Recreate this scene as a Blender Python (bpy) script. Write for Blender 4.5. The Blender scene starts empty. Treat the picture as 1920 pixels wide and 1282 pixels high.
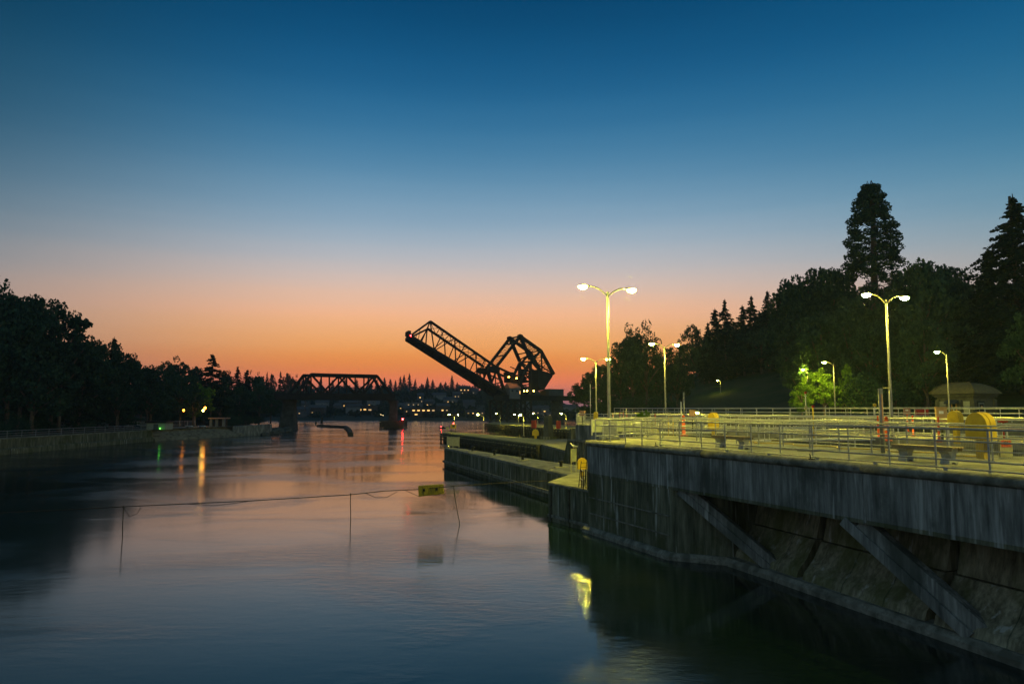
import bpy, math, random
import numpy as np
from mathutils import Vector, Matrix
R = math.radians
sc = bpy.context.scene
COL = sc.collection
# ------------------------------------------------------------------ camera, sky, exposure
FP, HZ, CH = 1340.0, 766.0, 6.3                 # focal length in photo pixels, horizon row, eye height over the water
PITCH = math.atan((HZ - 641) / FP)
cam = bpy.data.objects.new('camera', bpy.data.cameras.new('camera')); COL.objects.link(cam)
cam.location = (0, 0, CH); cam.rotation_euler = (R(90) + PITCH, 0, 0)
cam.data.sensor_width = 36; cam.data.lens = FP / 1920 * 36; cam.data.clip_start = .1; cam.data.clip_end = 6000
sc.camera = cam
sc.view_settings.view_transform = 'Standard'; sc.view_settings.look = 'None'
sc.view_settings.exposure = 0; sc.view_settings.gamma = 1; sc.view_settings.use_curve_mapping = False
sc.render.engine = 'CYCLES'
cy = sc.cycles
cy.use_denoising = True; cy.sample_clamp_indirect = 4; cy.max_bounces = 6; cy.diffuse_bounces = 2; cy.glossy_bounces = 4
cy.transparent_max_bounces = 8; cy.volume_bounces = 0; cy.caustics_reflective = False; cy.caustics_refractive = False

def lin(r, g, b, k=1.0):
    f = lambda c: (c / 255 / 12.92 if c <= 10 else ((c / 255 + .055) / 1.055) ** 2.4) * k
    return (f(r), f(g), f(b), 1)

world = bpy.data.worlds.new('World'); sc.world = world; world.use_nodes = True
nt = world.node_tree; nt.nodes.clear()
def N(t, typ, **k):
    n = t.nodes.new(typ)
    for a, v in k.items(): setattr(n, a, v)
    return n
def ramp(t, stops, interp='EASE'):
    n = N(t, 'ShaderNodeValToRGB'); cr = n.color_ramp; cr.interpolation = interp
    while len(cr.elements) > 1: cr.elements.remove(cr.elements[-1])
    cr.elements[0].position = stops[0][0]; cr.elements[0].color = stops[0][1]
    for p, c in stops[1:]:
        e = cr.elements.new(p); e.color = c
    return n
def math_n(t, op, a, b=None, c=None):
    n = N(t, 'ShaderNodeMath', operation=op)
    for i, v in enumerate((a, b, c)):
        if v is None: continue
        if isinstance(v, (int, float)): n.inputs[i].default_value = v
        else: t.links.new(v, n.inputs[i])
    return n.outputs[0]
def build_sky():
    L = nt.links.new
    tc = N(nt, 'ShaderNodeTexCoord'); nrm = N(nt, 'ShaderNodeVectorMath', operation='NORMALIZE'); L(tc.outputs['Generated'], nrm.inputs[0])
    sx = N(nt, 'ShaderNodeSeparateXYZ'); L(nrm.outputs[0], sx.inputs[0])
    # soft thin haze bands: disturb the elevation a little
    mp = N(nt, 'ShaderNodeMapping'); mp.inputs['Scale'].default_value = (1.6, 1.6, 38); L(nrm.outputs[0], mp.inputs[0])
    nz = N(nt, 'ShaderNodeTexNoise'); nz.inputs['Scale'].default_value = 1.3; nz.inputs['Detail'].default_value = 3; L(mp.outputs[0], nz.inputs['Vector'])
    band = math_n(nt, 'MULTIPLY', math_n(nt, 'SUBTRACT', nz.outputs[0], .5), .012)
    el = math_n(nt, 'ADD', math_n(nt, 'ARCSINE', sx.outputs['Z']), band)
    f = math_n(nt, 'DIVIDE', el, R(90))           # 0 horizon .. 1 zenith
    d = lambda deg: max(0, deg / 90)
    glow = ramp(nt, [(0, lin(140, 96, 108)), (d(1.0), lin(190, 116, 110)), (d(2.0), lin(250, 134, 96)), (d(3.2), lin(255, 130, 54, 1.25)), (d(4.8), lin(255, 156, 82, 1.25)),
                     (d(7.0), lin(255, 186, 134, 1.06)), (d(9.5), lin(230, 198, 180)), (d(12), lin(184, 190, 198)), (d(15), lin(134, 168, 192)),
                     (d(19.5), lin(68, 130, 168)), (d(25), lin(16, 94, 142)), (d(32), lin(0, 58, 98)), (d(50), lin(0, 46, 80)), (1, lin(10, 56, 86))], 'B_SPLINE')
    side = ramp(nt, [(0, lin(90, 88, 100)), (d(2.5), lin(150, 118, 110)), (d(6), lin(168, 146, 134)), (d(9), lin(134, 142, 148)), (d(13), lin(82, 114, 132)),
                     (d(18), lin(36, 84, 110)), (d(26), lin(2, 54, 80)), (d(36), lin(0, 40, 66)), (d(60), lin(8, 54, 84)), (1, lin(10, 56, 86))], 'B_SPLINE')
    rside = ramp(nt, [(0, lin(100, 96, 108)), (d(2.5), lin(160, 130, 124)), (d(6), lin(172, 160, 152)), (d(9), lin(136, 160, 170)), (d(13), lin(86, 144, 168)),
                     (d(18), lin(36, 116, 154)), (d(26), lin(0, 82, 128)), (d(36), lin(0, 60, 100)), (d(60), lin(8, 58, 92)), (1, lin(10, 56, 86))], 'B_SPLINE')
    back = ramp(nt, [(0, lin(126, 136, 138)), (d(8), lin(150, 158, 158)), (d(18), lin(124, 150, 158)), (d(40), lin(64, 110, 132)), (1, lin(10, 56, 86))], 'B_SPLINE')
    for r in (glow, side, rside, back): L(f, r.inputs[0])
    a0 = R(-5.5)                                   # bearing of the set sun
    ax = math_n(nt, 'ARCTAN2', math_n(nt, 'ADD', math_n(nt, 'MULTIPLY', sx.outputs[0], math.cos(a0)), math_n(nt, 'MULTIPLY', sx.outputs[1], -math.sin(a0))),
                math_n(nt, 'ADD', math_n(nt, 'MULTIPLY', sx.outputs[1], math.cos(a0)), math_n(nt, 'MULTIPLY', sx.outputs[0], math.sin(a0))))
    # left of the glow the colour fades sooner than right of it
    ab = math_n(nt, 'MAXIMUM', math_n(nt, 'MULTIPLY', ax, -1.15), math_n(nt, 'MULTIPLY', ax, .8))
    k1 = N(nt, 'ShaderNodeMapRange', interpolation_type='SMOOTHSTEP'); L(ab, k1.inputs[0]); k1.inputs[1].default_value = R(6); k1.inputs[2].default_value = R(48)
    k2 = N(nt, 'ShaderNodeMapRange', interpolation_type='SMOOTHSTEP'); L(ab, k2.inputs[0]); k2.inputs[1].default_value = R(50); k2.inputs[2].default_value = R(120)
    kr = N(nt, 'ShaderNodeMapRange', interpolation_type='SMOOTHSTEP'); L(ax, kr.inputs[0]); kr.inputs[1].default_value = R(-12); kr.inputs[2].default_value = R(12)
    m0 = N(nt, 'ShaderNodeMix', data_type='RGBA'); L(kr.outputs[0], m0.inputs[0]); L(side.outputs[0], m0.inputs[6]); L(rside.outputs[0], m0.inputs[7])
    m1 = N(nt, 'ShaderNodeMix', data_type='RGBA'); L(k1.outputs[0], m1.inputs[0]); L(glow.outputs[0], m1.inputs[6]); L(m0.outputs[2], m1.inputs[7])
    m2 = N(nt, 'ShaderNodeMix', data_type='RGBA'); L(k2.outputs[0], m2.inputs[0]); L(m1.outputs[2], m2.inputs[6]); L(back.outputs[0], m2.inputs[7])
    bg = N(nt, 'ShaderNodeBackground'); L(m2.outputs[2], bg.inputs[0]); bg.inputs[1].default_value = 1.0
    o = N(nt, 'ShaderNodeOutputWorld'); L(bg.outputs[0], o.inputs[0])
build_sky()
LAMP_YELLOW = (1.0, .86, .075)
LAMP_K = 2000.0

# ------------------------------------------------------------------ pixel -> place helpers
def ray(px, py):
    x = (px - 960) / FP; y = (641 - py) / FP
    return Vector((x, math.cos(PITCH) - y * math.sin(PITCH), math.sin(PITCH) + y * math.cos(PITCH)))
def G(px, py, z=0.0):
    r = ray(px, py); t = (z - CH) / r.z
    return Vector((r.x * t, r.y * t, z))
def D(px, py, d):
    r = ray(px, py); t = d / r.y
    return Vector((r.x * t, d, CH + r.z * t))
def on_plane(px, py, p0, n):
    r = ray(px, py); c = Vector((0, 0, CH)); t = (p0 - c).dot(n) / r.dot(n)
    return c + r * t

# ------------------------------------------------------------------ object helpers
def tag(o, label=None, cat=None, group=None, kind=None):
    for k, v in (('label', label), ('category', cat), ('group', group), ('kind', kind)):
        if v: o[k] = v
    return o
ORG = {}
def thing(name, loc, label, cat, group=None, rz=0):
    o = bpy.data.objects.new(name, None); COL.objects.link(o); o.empty_display_size = .3
    o.location = loc; o.rotation_euler = (0, 0, rz); ORG[o.name] = Vector(loc)
    return tag(o, label, cat, group)
class MB:
    def __init__(s): s.v = []; s.f = []; s.n = 0
    def add(s, vs, fs):
        s.v.extend([tuple(p) for p in vs]); s.f.extend([tuple(i + s.n for i in f) for f in fs]); s.n += len(vs); return s
    def box(s, c, d, rz=0, tilt=None):
        x, y, z = d[0] / 2, d[1] / 2, d[2] / 2; q = []
        m = Matrix.Rotation(rz, 3, 'Z')
        if tilt is not None: m = m @ tilt
        for a in (-x, x):
            for b in (-y, y):
                for e in (-z, z): q.append(Vector(c) + m @ Vector((a, b, e)))
        return s.add(q, [(0, 1, 3, 2), (4, 6, 7, 5), (0, 4, 5, 1), (2, 3, 7, 6), (0, 2, 6, 4), (1, 5, 7, 3)])
    def bar(s, a, b, w, h=None):
        a, b = Vector(a), Vector(b); h = h or w; d = (b - a).normalized()
        up = Vector((0, 0, 1)) if abs(d.z) < .95 else Vector((0, 1, 0))
        x = d.cross(up).normalized() * w / 2; y = x.normalized().cross(d) * h / 2
        q = [p + i * x + j * y for p in (a, b) for i, j in ((-1, -1), (1, -1), (1, 1), (-1, 1))]
        return s.add(q, [(3, 2, 1, 0), (4, 5, 6, 7), (0, 1, 5, 4), (1, 2, 6, 5), (2, 3, 7, 6), (3, 0, 4, 7)])
    def tube(s, pts, r, seg=8, r2=None):
        pts = [Vector(p) for p in pts]; k = len(pts); q = []
        for i, p in enumerate(pts):
            d = (pts[min(i + 1, k - 1)] - pts[max(i - 1, 0)]).normalized()
            up = Vector((0, 0, 1)) if abs(d.z) < .9 else Vector((0, 1, 0))
            x = d.cross(up).normalized(); y = x.cross(d)
            rr = r if r2 is None else r + (r2 - r) * i / max(1, k - 1)
            for j in range(seg):
                t = 2 * math.pi * j / seg; q.append(p + (x * math.cos(t) + y * math.sin(t)) * rr)
        f = [(i * seg + j, i * seg + (j + 1) % seg, (i + 1) * seg + (j + 1) % seg, (i + 1) * seg + j) for i in range(k - 1) for j in range(seg)]
        f += [tuple(range(seg))[::-1], tuple((k - 1) * seg + j for j in range(seg))]
        return s.add(q, f)
    def prism(s, poly, z0, z1):
        k = len(poly); a = sum(poly[i][0] * poly[(i + 1) % k][1] - poly[(i + 1) % k][0] * poly[i][1] for i in range(k))
        if a < 0: poly = poly[::-1]
        q = [(p[0], p[1], z0) for p in poly] + [(p[0], p[1], z1) for p in poly]
        return s.add(q, [tuple(range(k))[::-1], tuple(range(k, 2 * k))] + [(i, (i + 1) % k, k + (i + 1) % k, k + i) for i in range(k)])
    def loft(s, rows, close=False, caps=False):
        k = len(rows[0]); q = [p for r in rows for p in r]; m = k if close else k - 1
        f = [(i * k + j, i * k + (j + 1) % k, (i + 1) * k + (j + 1) % k, (i + 1) * k + j) for i in range(len(rows) - 1) for j in range(m)]
        if caps: f += [tuple(range(k))[::-1], tuple((len(rows) - 1) * k + j for j in range(k))]
        return s.add(q, f)
    def lathe(s, prof, c=(0, 0, 0), seg=16):
        rows = [[(c[0] + r * math.cos(2 * math.pi * j / seg), c[1] + r * math.sin(2 * math.pi * j / seg), c[2] + z) for j in range(seg)] for r, z in prof]
        return s.loft(rows, True, True)
def link_mesh(name, me, parent=None):
    o = bpy.data.objects.new(name, me); COL.objects.link(o)
    if parent is not None: o.parent = parent
    return o
def mk(name, mb, mat, parent=None, smooth=False, local=False, kind=None, label=None, bevel=0):
    """one mesh object; vertices given in world space unless local"""
    me = bpy.data.meshes.new(name); off = Vector((0, 0, 0))
    if parent is not None and not local: off = ORG.get(parent.name, off)
    me.from_pydata([(v[0] - off.x, v[1] - off.y, v[2] - off.z) for v in mb.v], [], mb.f)
    me.materials.append(mat)
    if smooth: me.polygons.foreach_set('use_smooth', [True] * len(me.polygons))
    me.update()
    o = link_mesh(name, me, parent); ORG[o.name] = off
    if bevel:
        b = o.modifiers.new('bevel', 'BEVEL'); b.width = bevel; b.segments = 2; b.limit_method = 'ANGLE'
    if kind: o['kind'] = kind
    if label: o['label'] = label
    return o
def copy_tree(o, parent=None):
    c = o.copy(); COL.objects.link(c)
    if parent is not None: c.parent = parent
    ORG[c.name] = ORG.get(o.name, Vector((0, 0, 0)))
    for ch in list(o.children): copy_tree(ch, c)
    return c

# ------------------------------------------------------------------ materials
def mat(name, c1, c2=None, rough=.8, metal=0, scale=3, stretch=(1, 1, 1), bump=0, bscale=None, detail=6, lo=.35, hi=.65, coord='Object', spec=.3, c3=None, s3=.6):
    m = bpy.data.materials.new(name); m.use_nodes = True; t = m.node_tree; p = t.nodes['Principled BSDF']; L = t.links.new
    p.inputs['Roughness'].default_value = rough; p.inputs['Metallic'].default_value = metal; p.inputs['Specular IOR Level'].default_value = spec
    col = lambda c: (c[0], c[1], c[2], 1)
    if c2 is None: p.inputs['Base Color'].default_value = col(c1)
    geo = N(t, 'ShaderNodeNewGeometry')
    mp = N(t, 'ShaderNodeMapping'); mp.inputs['Scale'].default_value = stretch; L(geo.outputs['Position'], mp.inputs[0])
    if c2 is not None:
        nz = N(t, 'ShaderNodeTexNoise'); nz.inputs['Scale'].default_value = scale; nz.inputs['Detail'].default_value = detail; nz.inputs['Roughness'].default_value = .65
        L(mp.outputs[0], nz.inputs['Vector'])
        r = ramp(t, [(lo, col(c1)), (hi, col(c2))], 'LINEAR'); L(nz.outputs[0], r.inputs[0]); out = r.outputs[0]
        if c3 is not None:
            n2 = N(t, 'ShaderNodeTexNoise'); n2.inputs['Scale'].default_value = s3; n2.inputs['Detail'].default_value = 5; L(geo.outputs['Position'], n2.inputs['Vector'])
            k = N(t, 'ShaderNodeMapRange'); L(n2.outputs[0], k.inputs[0]); k.inputs[1].default_value = .48; k.inputs[2].default_value = .62
            mx = N(t, 'ShaderNodeMix', data_type='RGBA'); L(k.outputs[0], mx.inputs[0]); L(out, mx.inputs[6]); mx.inputs[7].default_value = col(c3); out = mx.outputs[2]
        L(out, p.inputs['Base Color'])
    if bump:
        n3 = N(t, 'ShaderNodeTexNoise'); n3.inputs['Scale'].default_value = bscale or scale * 4; n3.inputs['Detail'].default_value = 5; L(mp.outputs[0], n3.inputs['Vector'])
        b = N(t, 'ShaderNodeBump'); b.inputs['Strength'].default_value = bump; b.inputs['Distance'].default_value = .03; L(n3.outputs[0], b.inputs['Height']); L(b.outputs[0], p.inputs['Normal'])
    return m
def emis(name, c, k):
    m = bpy.data.materials.new(name); m.use_nodes = True; p = m.node_tree.nodes['Principled BSDF']
    p.inputs['Base Color'].default_value = (.8, .8, .8, 1); p.inputs['Emission Color'].default_value = (c[0], c[1], c[2], 1); p.inputs['Emission Strength'].default_value = k
    return m
M = {}
# wall concrete with lime and damp streaks that run down it
def streak_concrete(name, dark, mid, light, algae):
    m = bpy.data.materials.new(name); m.use_nodes = True; t = m.node_tree; p = t.nodes['Principled BSDF']; L = t.links.new
    p.inputs['Roughness'].default_value = .85; p.inputs['Specular IOR Level'].default_value = .25
    geo = N(t, 'ShaderNodeNewGeometry')
    def noise(sx, sz, scale, det=6, ro=.6):
        mp = N(t, 'ShaderNodeMapping'); mp.inputs['Scale'].default_value = (sx, sx, sz); L(geo.outputs['Position'], mp.inputs[0])
        n = N(t, 'ShaderNodeTexNoise'); n.inputs['Scale'].default_value = scale; n.inputs['Detail'].default_value = det; n.inputs['Roughness'].default_value = ro
        L(mp.outputs[0], n.inputs['Vector']); return n.outputs[0]
    a = ramp(t, [(.3, (*dark, 1)), (.5, (*mid, 1)), (.68, (*light, 1))], 'LINEAR'); L(noise(1, .12, 2.2, 8, .7), a.inputs[0])
    fine = N(t, 'ShaderNodeMapRange'); L(noise(1, .1, 9, 4), fine.inputs[0]); fine.inputs[1].default_value = .25; fine.inputs[2].default_value = .75; fine.inputs[3].default_value = .45; fine.inputs[4].default_value = 1.35
    mx = N(t, 'ShaderNodeMix', data_type='RGBA', blend_type='MULTIPLY'); mx.inputs[0].default_value = 1; L(a.outputs[0], mx.inputs[6]); L(fine.outputs[0], mx.inputs[7])
    # pale lime runs, rare and thin
    lr = N(t, 'ShaderNodeMapRange'); L(noise(1, .07, 3.7, 3, .5), lr.inputs[0]); lr.inputs[1].default_value = .62; lr.inputs[2].default_value = .69
    m2 = N(t, 'ShaderNodeMix', data_type='RGBA'); L(math_n(t, 'MULTIPLY', lr.outputs[0], .6), m2.inputs[0]); L(mx.outputs[2], m2.inputs[6]); m2.inputs[7].default_value = (.5, .5, .48, 1)
    # algae blotches
    al = N(t, 'ShaderNodeMapRange'); L(noise(1, .6, .55, 6, .65), al.inputs[0]); al.inputs[1].default_value = .5; al.inputs[2].default_value = .62
    m3 = N(t, 'ShaderNodeMix', data_type='RGBA'); L(math_n(t, 'MULTIPLY', al.outputs[0], .75), m3.inputs[0]); L(m2.outputs[2], m3.inputs[6]); m3.inputs[7].default_value = (*algae, 1)
    L(m3.outputs[2], p.inputs['Base Color'])
    b = N(t, 'ShaderNodeBump'); b.inputs['Strength'].default_value = .5; b.inputs['Distance'].default_value = .03; L(noise(1, .5, 7, 8, .7), b.inputs['Height']); L(b.outputs[0], p.inputs['Normal'])
    return m
M['fascia'] = streak_concrete('streaked_concrete', (.06, .063, .06), (.21, .215, .205), (.38, .375, .35), (.06, .07, .06))
M['lower'] = streak_concrete('damp_concrete', (.03, .035, .022), (.12, .125, .085), (.24, .23, .16), (.05, .06, .02))
M['deck'] = mat('deck_concrete', (.16, .155, .135), (.32, .31, .27), .9, scale=1.1, bump=.35, bscale=14, c3=(.13, .125, .105), s3=.7, lo=.3, hi=.7)
M['deck2'] = mat('old_deck_concrete', (.16, .16, .13), (.28, .27, .23), .9, scale=2.2, bump=.35, bscale=10, c3=(.12, .12, .1), s3=1.1)
M['spill'] = streak_concrete('water_stained_concrete', (.08, .07, .045), (.25, .225, .15), (.38, .35, .25), (.09, .1, .03))
M['coping'] = mat('coping_concrete', (.13, .125, .1), (.3, .29, .25), .9, scale=5, bump=.6, bscale=18, c3=(.1, .1, .08), s3=2.5)
M['galv'] = mat('galvanised_steel', (.42, .43, .43), (.6, .6, .58), .45, .75, scale=9)
M['galv_dark'] = mat('weathered_steel_pipe', (.28, .29, .3), (.42, .43, .43), .5, .55, scale=9)
M['alum'] = mat('brushed_aluminium_pole', (.2, .2, .2), (.3, .3, .29), .42, .6, scale=4)
M['yellow'] = mat('yellow_paint', (.4, .27, .02), (.6, .42, .03), .55, scale=1.5, bump=.15, lo=.3, hi=.7)
M['olive'] = mat('olive_painted_wood', (.12, .1, .015), (.24, .2, .03), .8, scale=6, stretch=(4, 4, 1))
M['red'] = mat('red_paint', (.28, .02, .015), (.38, .035, .02), .5, scale=5)
M['orange'] = mat('orange_plastic', (.5, .07, .015), (.6, .1, .02), .55, scale=5)
M['white'] = mat('white_paint', (.7, .7, .66), (.8, .8, .77), .5, scale=5)
M['tan'] = mat('tan_painted_metal', (.42, .27, .12), (.5, .33, .16), .6, scale=5)
M['pink'] = mat('brown_red_housing', (.36, .2, .14), (.44, .26, .18), .6, scale=5)
M['timber'] = mat('tarred_timber', (.03, .027, .02), (.1, .09, .06), .85, scale=4, stretch=(1, 1, 1), bump=.5)
M['timber_top'] = mat('weathered_planks', (.16, .16, .08), (.3, .3, .15), .9, scale=5, bump=.4)
M['timber_lt'] = mat('pale_timber', (.3, .28, .16), (.42, .4, .24), .8, scale=6)
M['bench'] = mat('bench_wood', (.2, .15, .08), (.32, .25, .14), .7, scale=6, stretch=(4, 1, 4), bump=.3)
M['bench_c'] = mat('bench_concrete', (.3, .3, .26), (.42, .42, .37), .85, scale=6, bump=.3)
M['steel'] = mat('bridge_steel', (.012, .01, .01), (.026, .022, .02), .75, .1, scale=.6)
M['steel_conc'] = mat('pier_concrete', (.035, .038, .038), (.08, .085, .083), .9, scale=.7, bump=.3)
M['dark'] = mat('dark_metal', (.03, .03, .03), None, .5, .5)
M['glass'] = mat('dark_glass', (.02, .03, .035), None, .08, 0, spec=.6)
M['panel'] = mat('grey_green_panel', (.25, .27, .22), (.36, .38, .3), .6, scale=4)
M['grass'] = mat('grass', (.012, .028, .01), (.03, .06, .018), .95, scale=1.2, bump=.9, bscale=7, c3=(.045, .055, .022), s3=.12)
M['soil'] = mat('dry_grass_bank', (.05, .04, .02), (.12, .085, .04), .95, scale=.4, bump=.5, bscale=6)
M['hill'] = mat('wooded_ground', (.012, .02, .014), (.035, .045, .03), .95, scale=.05)
M['rock'] = mat('shore_rock', (.04, .04, .035), (.12, .12, .1), .9, scale=1.4, bump=.8)
M['bark'] = mat('bark', (.06, .045, .03), (.15, .11, .08), .95, scale=3, stretch=(1, 1, .3), bump=.7)
M['bark_pale'] = mat('pale_bark', (.22, .16, .1), (.34, .26, .17), .95, scale=3, stretch=(1, 1, .3), bump=.5)
M['bwall'] = mat('building_concrete', (.06, .06, .048), (.095, .095, .075), .85, scale=2, bump=.2)
M['broof'] = mat('roof_patina', (.085, .075, .035), (.14, .12, .055), .7, scale=2.5, bump=.2)
M['navy'] = mat('navy_awning', (.02, .03, .06), None, .8)
M['wood_door'] = mat('varnished_door', (.45, .24, .06), (.55, .3, .08), .5, scale=5)
M['gull'] = mat('gull_white', (.75, .74, .7), None, .8)
M['gullgrey'] = mat('gull_grey', (.3, .31, .32), None, .8)
M['rope'] = mat('dark_rope', (.02, .018, .015), (.05, .045, .035), .9, scale=20)
M['rubber'] = mat('black_rubber', (.02, .02, .02), None, .8)
M['hw1'] = mat('pale_siding', (.14, .15, .15), (.2, .2, .2), .8, scale=.5)
M['hw2'] = mat('grey_siding', (.06, .07, .075), (.1, .1, .11), .8, scale=.5)
M['hw3'] = mat('brown_siding', (.06, .04, .03), (.09, .065, .05), .8, scale=.5)
M['hroof'] = mat('shingle_roof', (.05, .05, .055), (.09, .09, .09), .9, scale=1)
M['lamp'] = emis('lamp_glow_yellow', LAMP_YELLOW, LAMP_K)
M['lamp_far'] = emis('dock_lamp_glow', (1.0, .82, .06), 1500)
M['lamp_dim'] = emis('dim_park_glow', (1.0, .3, .02), 12)
M['lamp_slope'] = emis('slope_lamp_glow', LAMP_YELLOW, 220)
M['lamp_small'] = emis('park_lamp_glow', (1.0, .27, .015), 45)
M['garden'] = emis('garden_light_glow', (1.0, .75, .35), 5)
M['lamp_bridge'] = emis('bridge_lamp_glow', (1.0, .38, .03), 40)
M['lamp_yel'] = emis('post_lamp_glow', (1.0, .6, .08), 40)
M['nav_red'] = emis('red_navigation_glow', (1.0, .02, .02), 60)
M['nav_green'] = emis('green_navigation_glow', (.12, 1.0, .05), 5)
M['win'] = emis('lit_window', (1.0, .55, .14), .7)
M['win2'] = emis('bright_window', (1.0, .52, .11), 1.8)
M['win0'] = mat('dark_window', (.03, .04, .05), None, .15, spec=.6)

def leaf_mat(name, c1, c2, c3):
    m = bpy.data.materials.new(name); m.use_nodes = True; t = m.node_tree; t.nodes.clear(); L = t.links.new
    geo = N(t, 'ShaderNodeNewGeometry'); oi = N(t, 'ShaderNodeObjectInfo')
    nz = N(t, 'ShaderNodeTexNoise'); nz.inputs['Scale'].default_value = .45; nz.inputs['Detail'].default_value = 4; L(geo.outputs['Position'], nz.inputs['Vector'])
    r = ramp(t, [(.3, (*c1, 1)), (.55, (*c2, 1)), (.75, (*c3, 1))], 'LINEAR')
    L(math_n(t, 'ADD', math_n(t, 'MULTIPLY', geo.outputs['Random Per Island'], .35), math_n(t, 'MULTIPLY', math_n(t, 'ADD', nz.outputs[0], math_n(t, 'MULTIPLY', oi.outputs['Random'], .35)), .6)), r.inputs[0])
    d = N(t, 'ShaderNodeBsdfDiffuse'); tr = N(t, 'ShaderNodeBsdfTranslucent'); L(r.outputs[0], d.inputs[0]); L(r.outputs[0], tr.inputs[0])
    mx = N(t, 'ShaderNodeMixShader'); mx.inputs[0].default_value = .3; L(d.outputs[0], mx.inputs[1]); L(tr.outputs[0], mx.inputs[2])
    o = N(t, 'ShaderNodeOutputMaterial'); L(mx.outputs[0], o.inputs[0]); return m
M['leaf'] = leaf_mat('broad_leaves', (.024, .052, .036), (.04, .082, .05), (.064, .115, .058))
M['leaf_lit'] = leaf_mat('lamplit_leaves', (.08, .16, .02), (.12, .23, .03), (.18, .3, .05))  # brightened leaf copy for trees near lamps; lamplight is put into the colour
M['needle'] = leaf_mat('conifer_needles', (.012, .026, .018), (.02, .042, .026), (.034, .06, .032))

def water_mat():
    m = bpy.data.materials.new('water'); m.use_nodes = True; t = m.node_tree; p = t.nodes['Principled BSDF']; L = t.links.new
    p.inputs['Base Color'].default_value = (.006, .016, .018, 1); p.inputs['IOR'].default_value = 1.45; p.inputs['Specular IOR Level'].default_value = .5
    geo = N(t, 'ShaderNodeNewGeometry')
    def nz(sx, sy, rot, scale, det, ro=.6, dist=0):
        mp = N(t, 'ShaderNodeMapping'); mp.inputs['Scale'].default_value = (sx, sy, 1); mp.inputs['Rotation'].default_value = (0, 0, rot); L(geo.outputs['Position'], mp.inputs[0])
        n = N(t, 'ShaderNodeTexNoise'); n.inputs['Scale'].default_value = scale; n.inputs['Detail'].default_value = det; n.inputs['Roughness'].default_value = ro; n.inputs['Distortion'].default_value = dist
        L(mp.outputs[0], n.inputs['Vector']); return n.outputs[0]
    patch = N(t, 'ShaderNodeMapRange', interpolation_type='SMOOTHSTEP'); L(nz(1, 1.5, R(20), .075, 4, .55, .6), patch.inputs[0]); patch.inputs[1].default_value = .42; patch.inputs[2].default_value = .66
    sp = N(t, 'ShaderNodeSeparateXYZ'); L(geo.outputs['Position'], sp.inputs[0])
    cur = N(t, 'ShaderNodeMapRange', interpolation_type='SMOOTHSTEP'); L(math_n(t, 'ADD', math_n(t, 'MULTIPLY', sp.outputs[0], -1), math_n(t, 'MULTIPLY', nz(.5, 1, 0, .12, 3), 16)), cur.inputs[0]); cur.inputs[1].default_value = 6; cur.inputs[2].default_value = 34   # the current on the left stirs the water
    rg = math_n(t, 'ADD', math_n(t, 'ADD', math_n(t, 'MULTIPLY', patch.outputs[0], .09), math_n(t, 'MULTIPLY', cur.outputs[0], .075)), .05); L(rg, p.inputs['Roughness'])
    h1 = nz(.5, 1.1, R(8), 2.2, 6, .65, .4); h2 = nz(.6, 1.2, R(-14), .22, 3, .5, .8)
    h = math_n(t, 'ADD', math_n(t, 'MULTIPLY', h1, math_n(t, 'ADD', math_n(t, 'MULTIPLY', patch.outputs[0], 1.0), .15)), math_n(t, 'MULTIPLY', h2, .3))
    b = N(t, 'ShaderNodeBump'); b.inputs['Strength'].default_value = .07; b.inputs['Distance'].default_value = .2; L(h, b.inputs['Height']); L(b.outputs[0], p.inputs['Normal'])
    return m
M['water'] = water_mat()

# ------------------------------------------------------------------ lock coordinates: s runs along the wall toward the camera, w away from the river
O0 = Vector((3.9, 37.5)); FD = Vector((.3807, -.9247)); VD = Vector((.9247, .3807)); ROT = math.atan2(FD.y, FD.x)
DZ = 4.65
def W(s, w, z=0.0): return Vector((O0.x + FD.x * s + VD.x * w, O0.y + FD.y * s + VD.y * w, z))
def SW(p): q = Vector((p.x - O0.x, p.y - O0.y)); return q.dot(FD), q.dot(VD)
def wprism(mb, pts, z0, z1): return mb.prism([tuple(W(s, w)[:2]) for s, w in pts], z0, z1)
def smooth01(a, b, x): t = min(1, max(0, (x - a) / (b - a))); return t * t * (3 - 2 * t)
TZ = 5.3
def right_z(x, y):
    s, w = SW(Vector((x, y, 0))); return TZ + .02 + 14 * smooth01(72, 140, w)
def left_z(x, y): return 2.2 + 7 * smooth01(72, 150, -x)
def hill_z(x, y):
    a = x / max(y, 1); k = 1 - .62 * smooth01(.03, .09, a)
    r = (y - 392 - 12 * math.sin(x * .02)) ; return max(-3, min(20.5, r * .085) * k + 1.0 * math.sin(x * .05) * math.sin(y * .04) * smooth01(20, 90, r)) if r > -30 else -3

# ------------------------------------------------------------------ water and land
mb = MB(); mb.add([(-1500, -150, 0), (1500, -150, 0), (1500, 1400, 0), (-1500, 1400, 0)], [(0, 1, 2, 3)])
tag(mk('water', mb, M['water']), kind='structure')
mb = MB(); mb.add([(-1500, -150, -6), (1500, -150, -6), (1500, 1400, -6), (-1500, 1400, -6)], [(0, 1, 2, 3)])
tag(mk('river_bed', mb, M['rock']), kind='structure')
def grid(name, xs, ys, zf, m, mask=None):
    mb = MB(); idx = {}; vs = []
    for j, y in enumerate(ys):
        for i, x in enumerate(xs): idx[i, j] = len(vs); vs.append((x, y, zf(x, y)))
    fs = [(idx[i, j], idx[i + 1, j], idx[i + 1, j + 1], idx[i, j + 1]) for j in range(len(ys) - 1) for i in range(len(xs) - 1) if mask is None or mask((xs[i] + xs[i + 1]) / 2, (ys[j] + ys[j + 1]) / 2)]
    mb.add(vs, fs); return tag(mk(name, mb, m, smooth=True), kind='structure')
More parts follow.
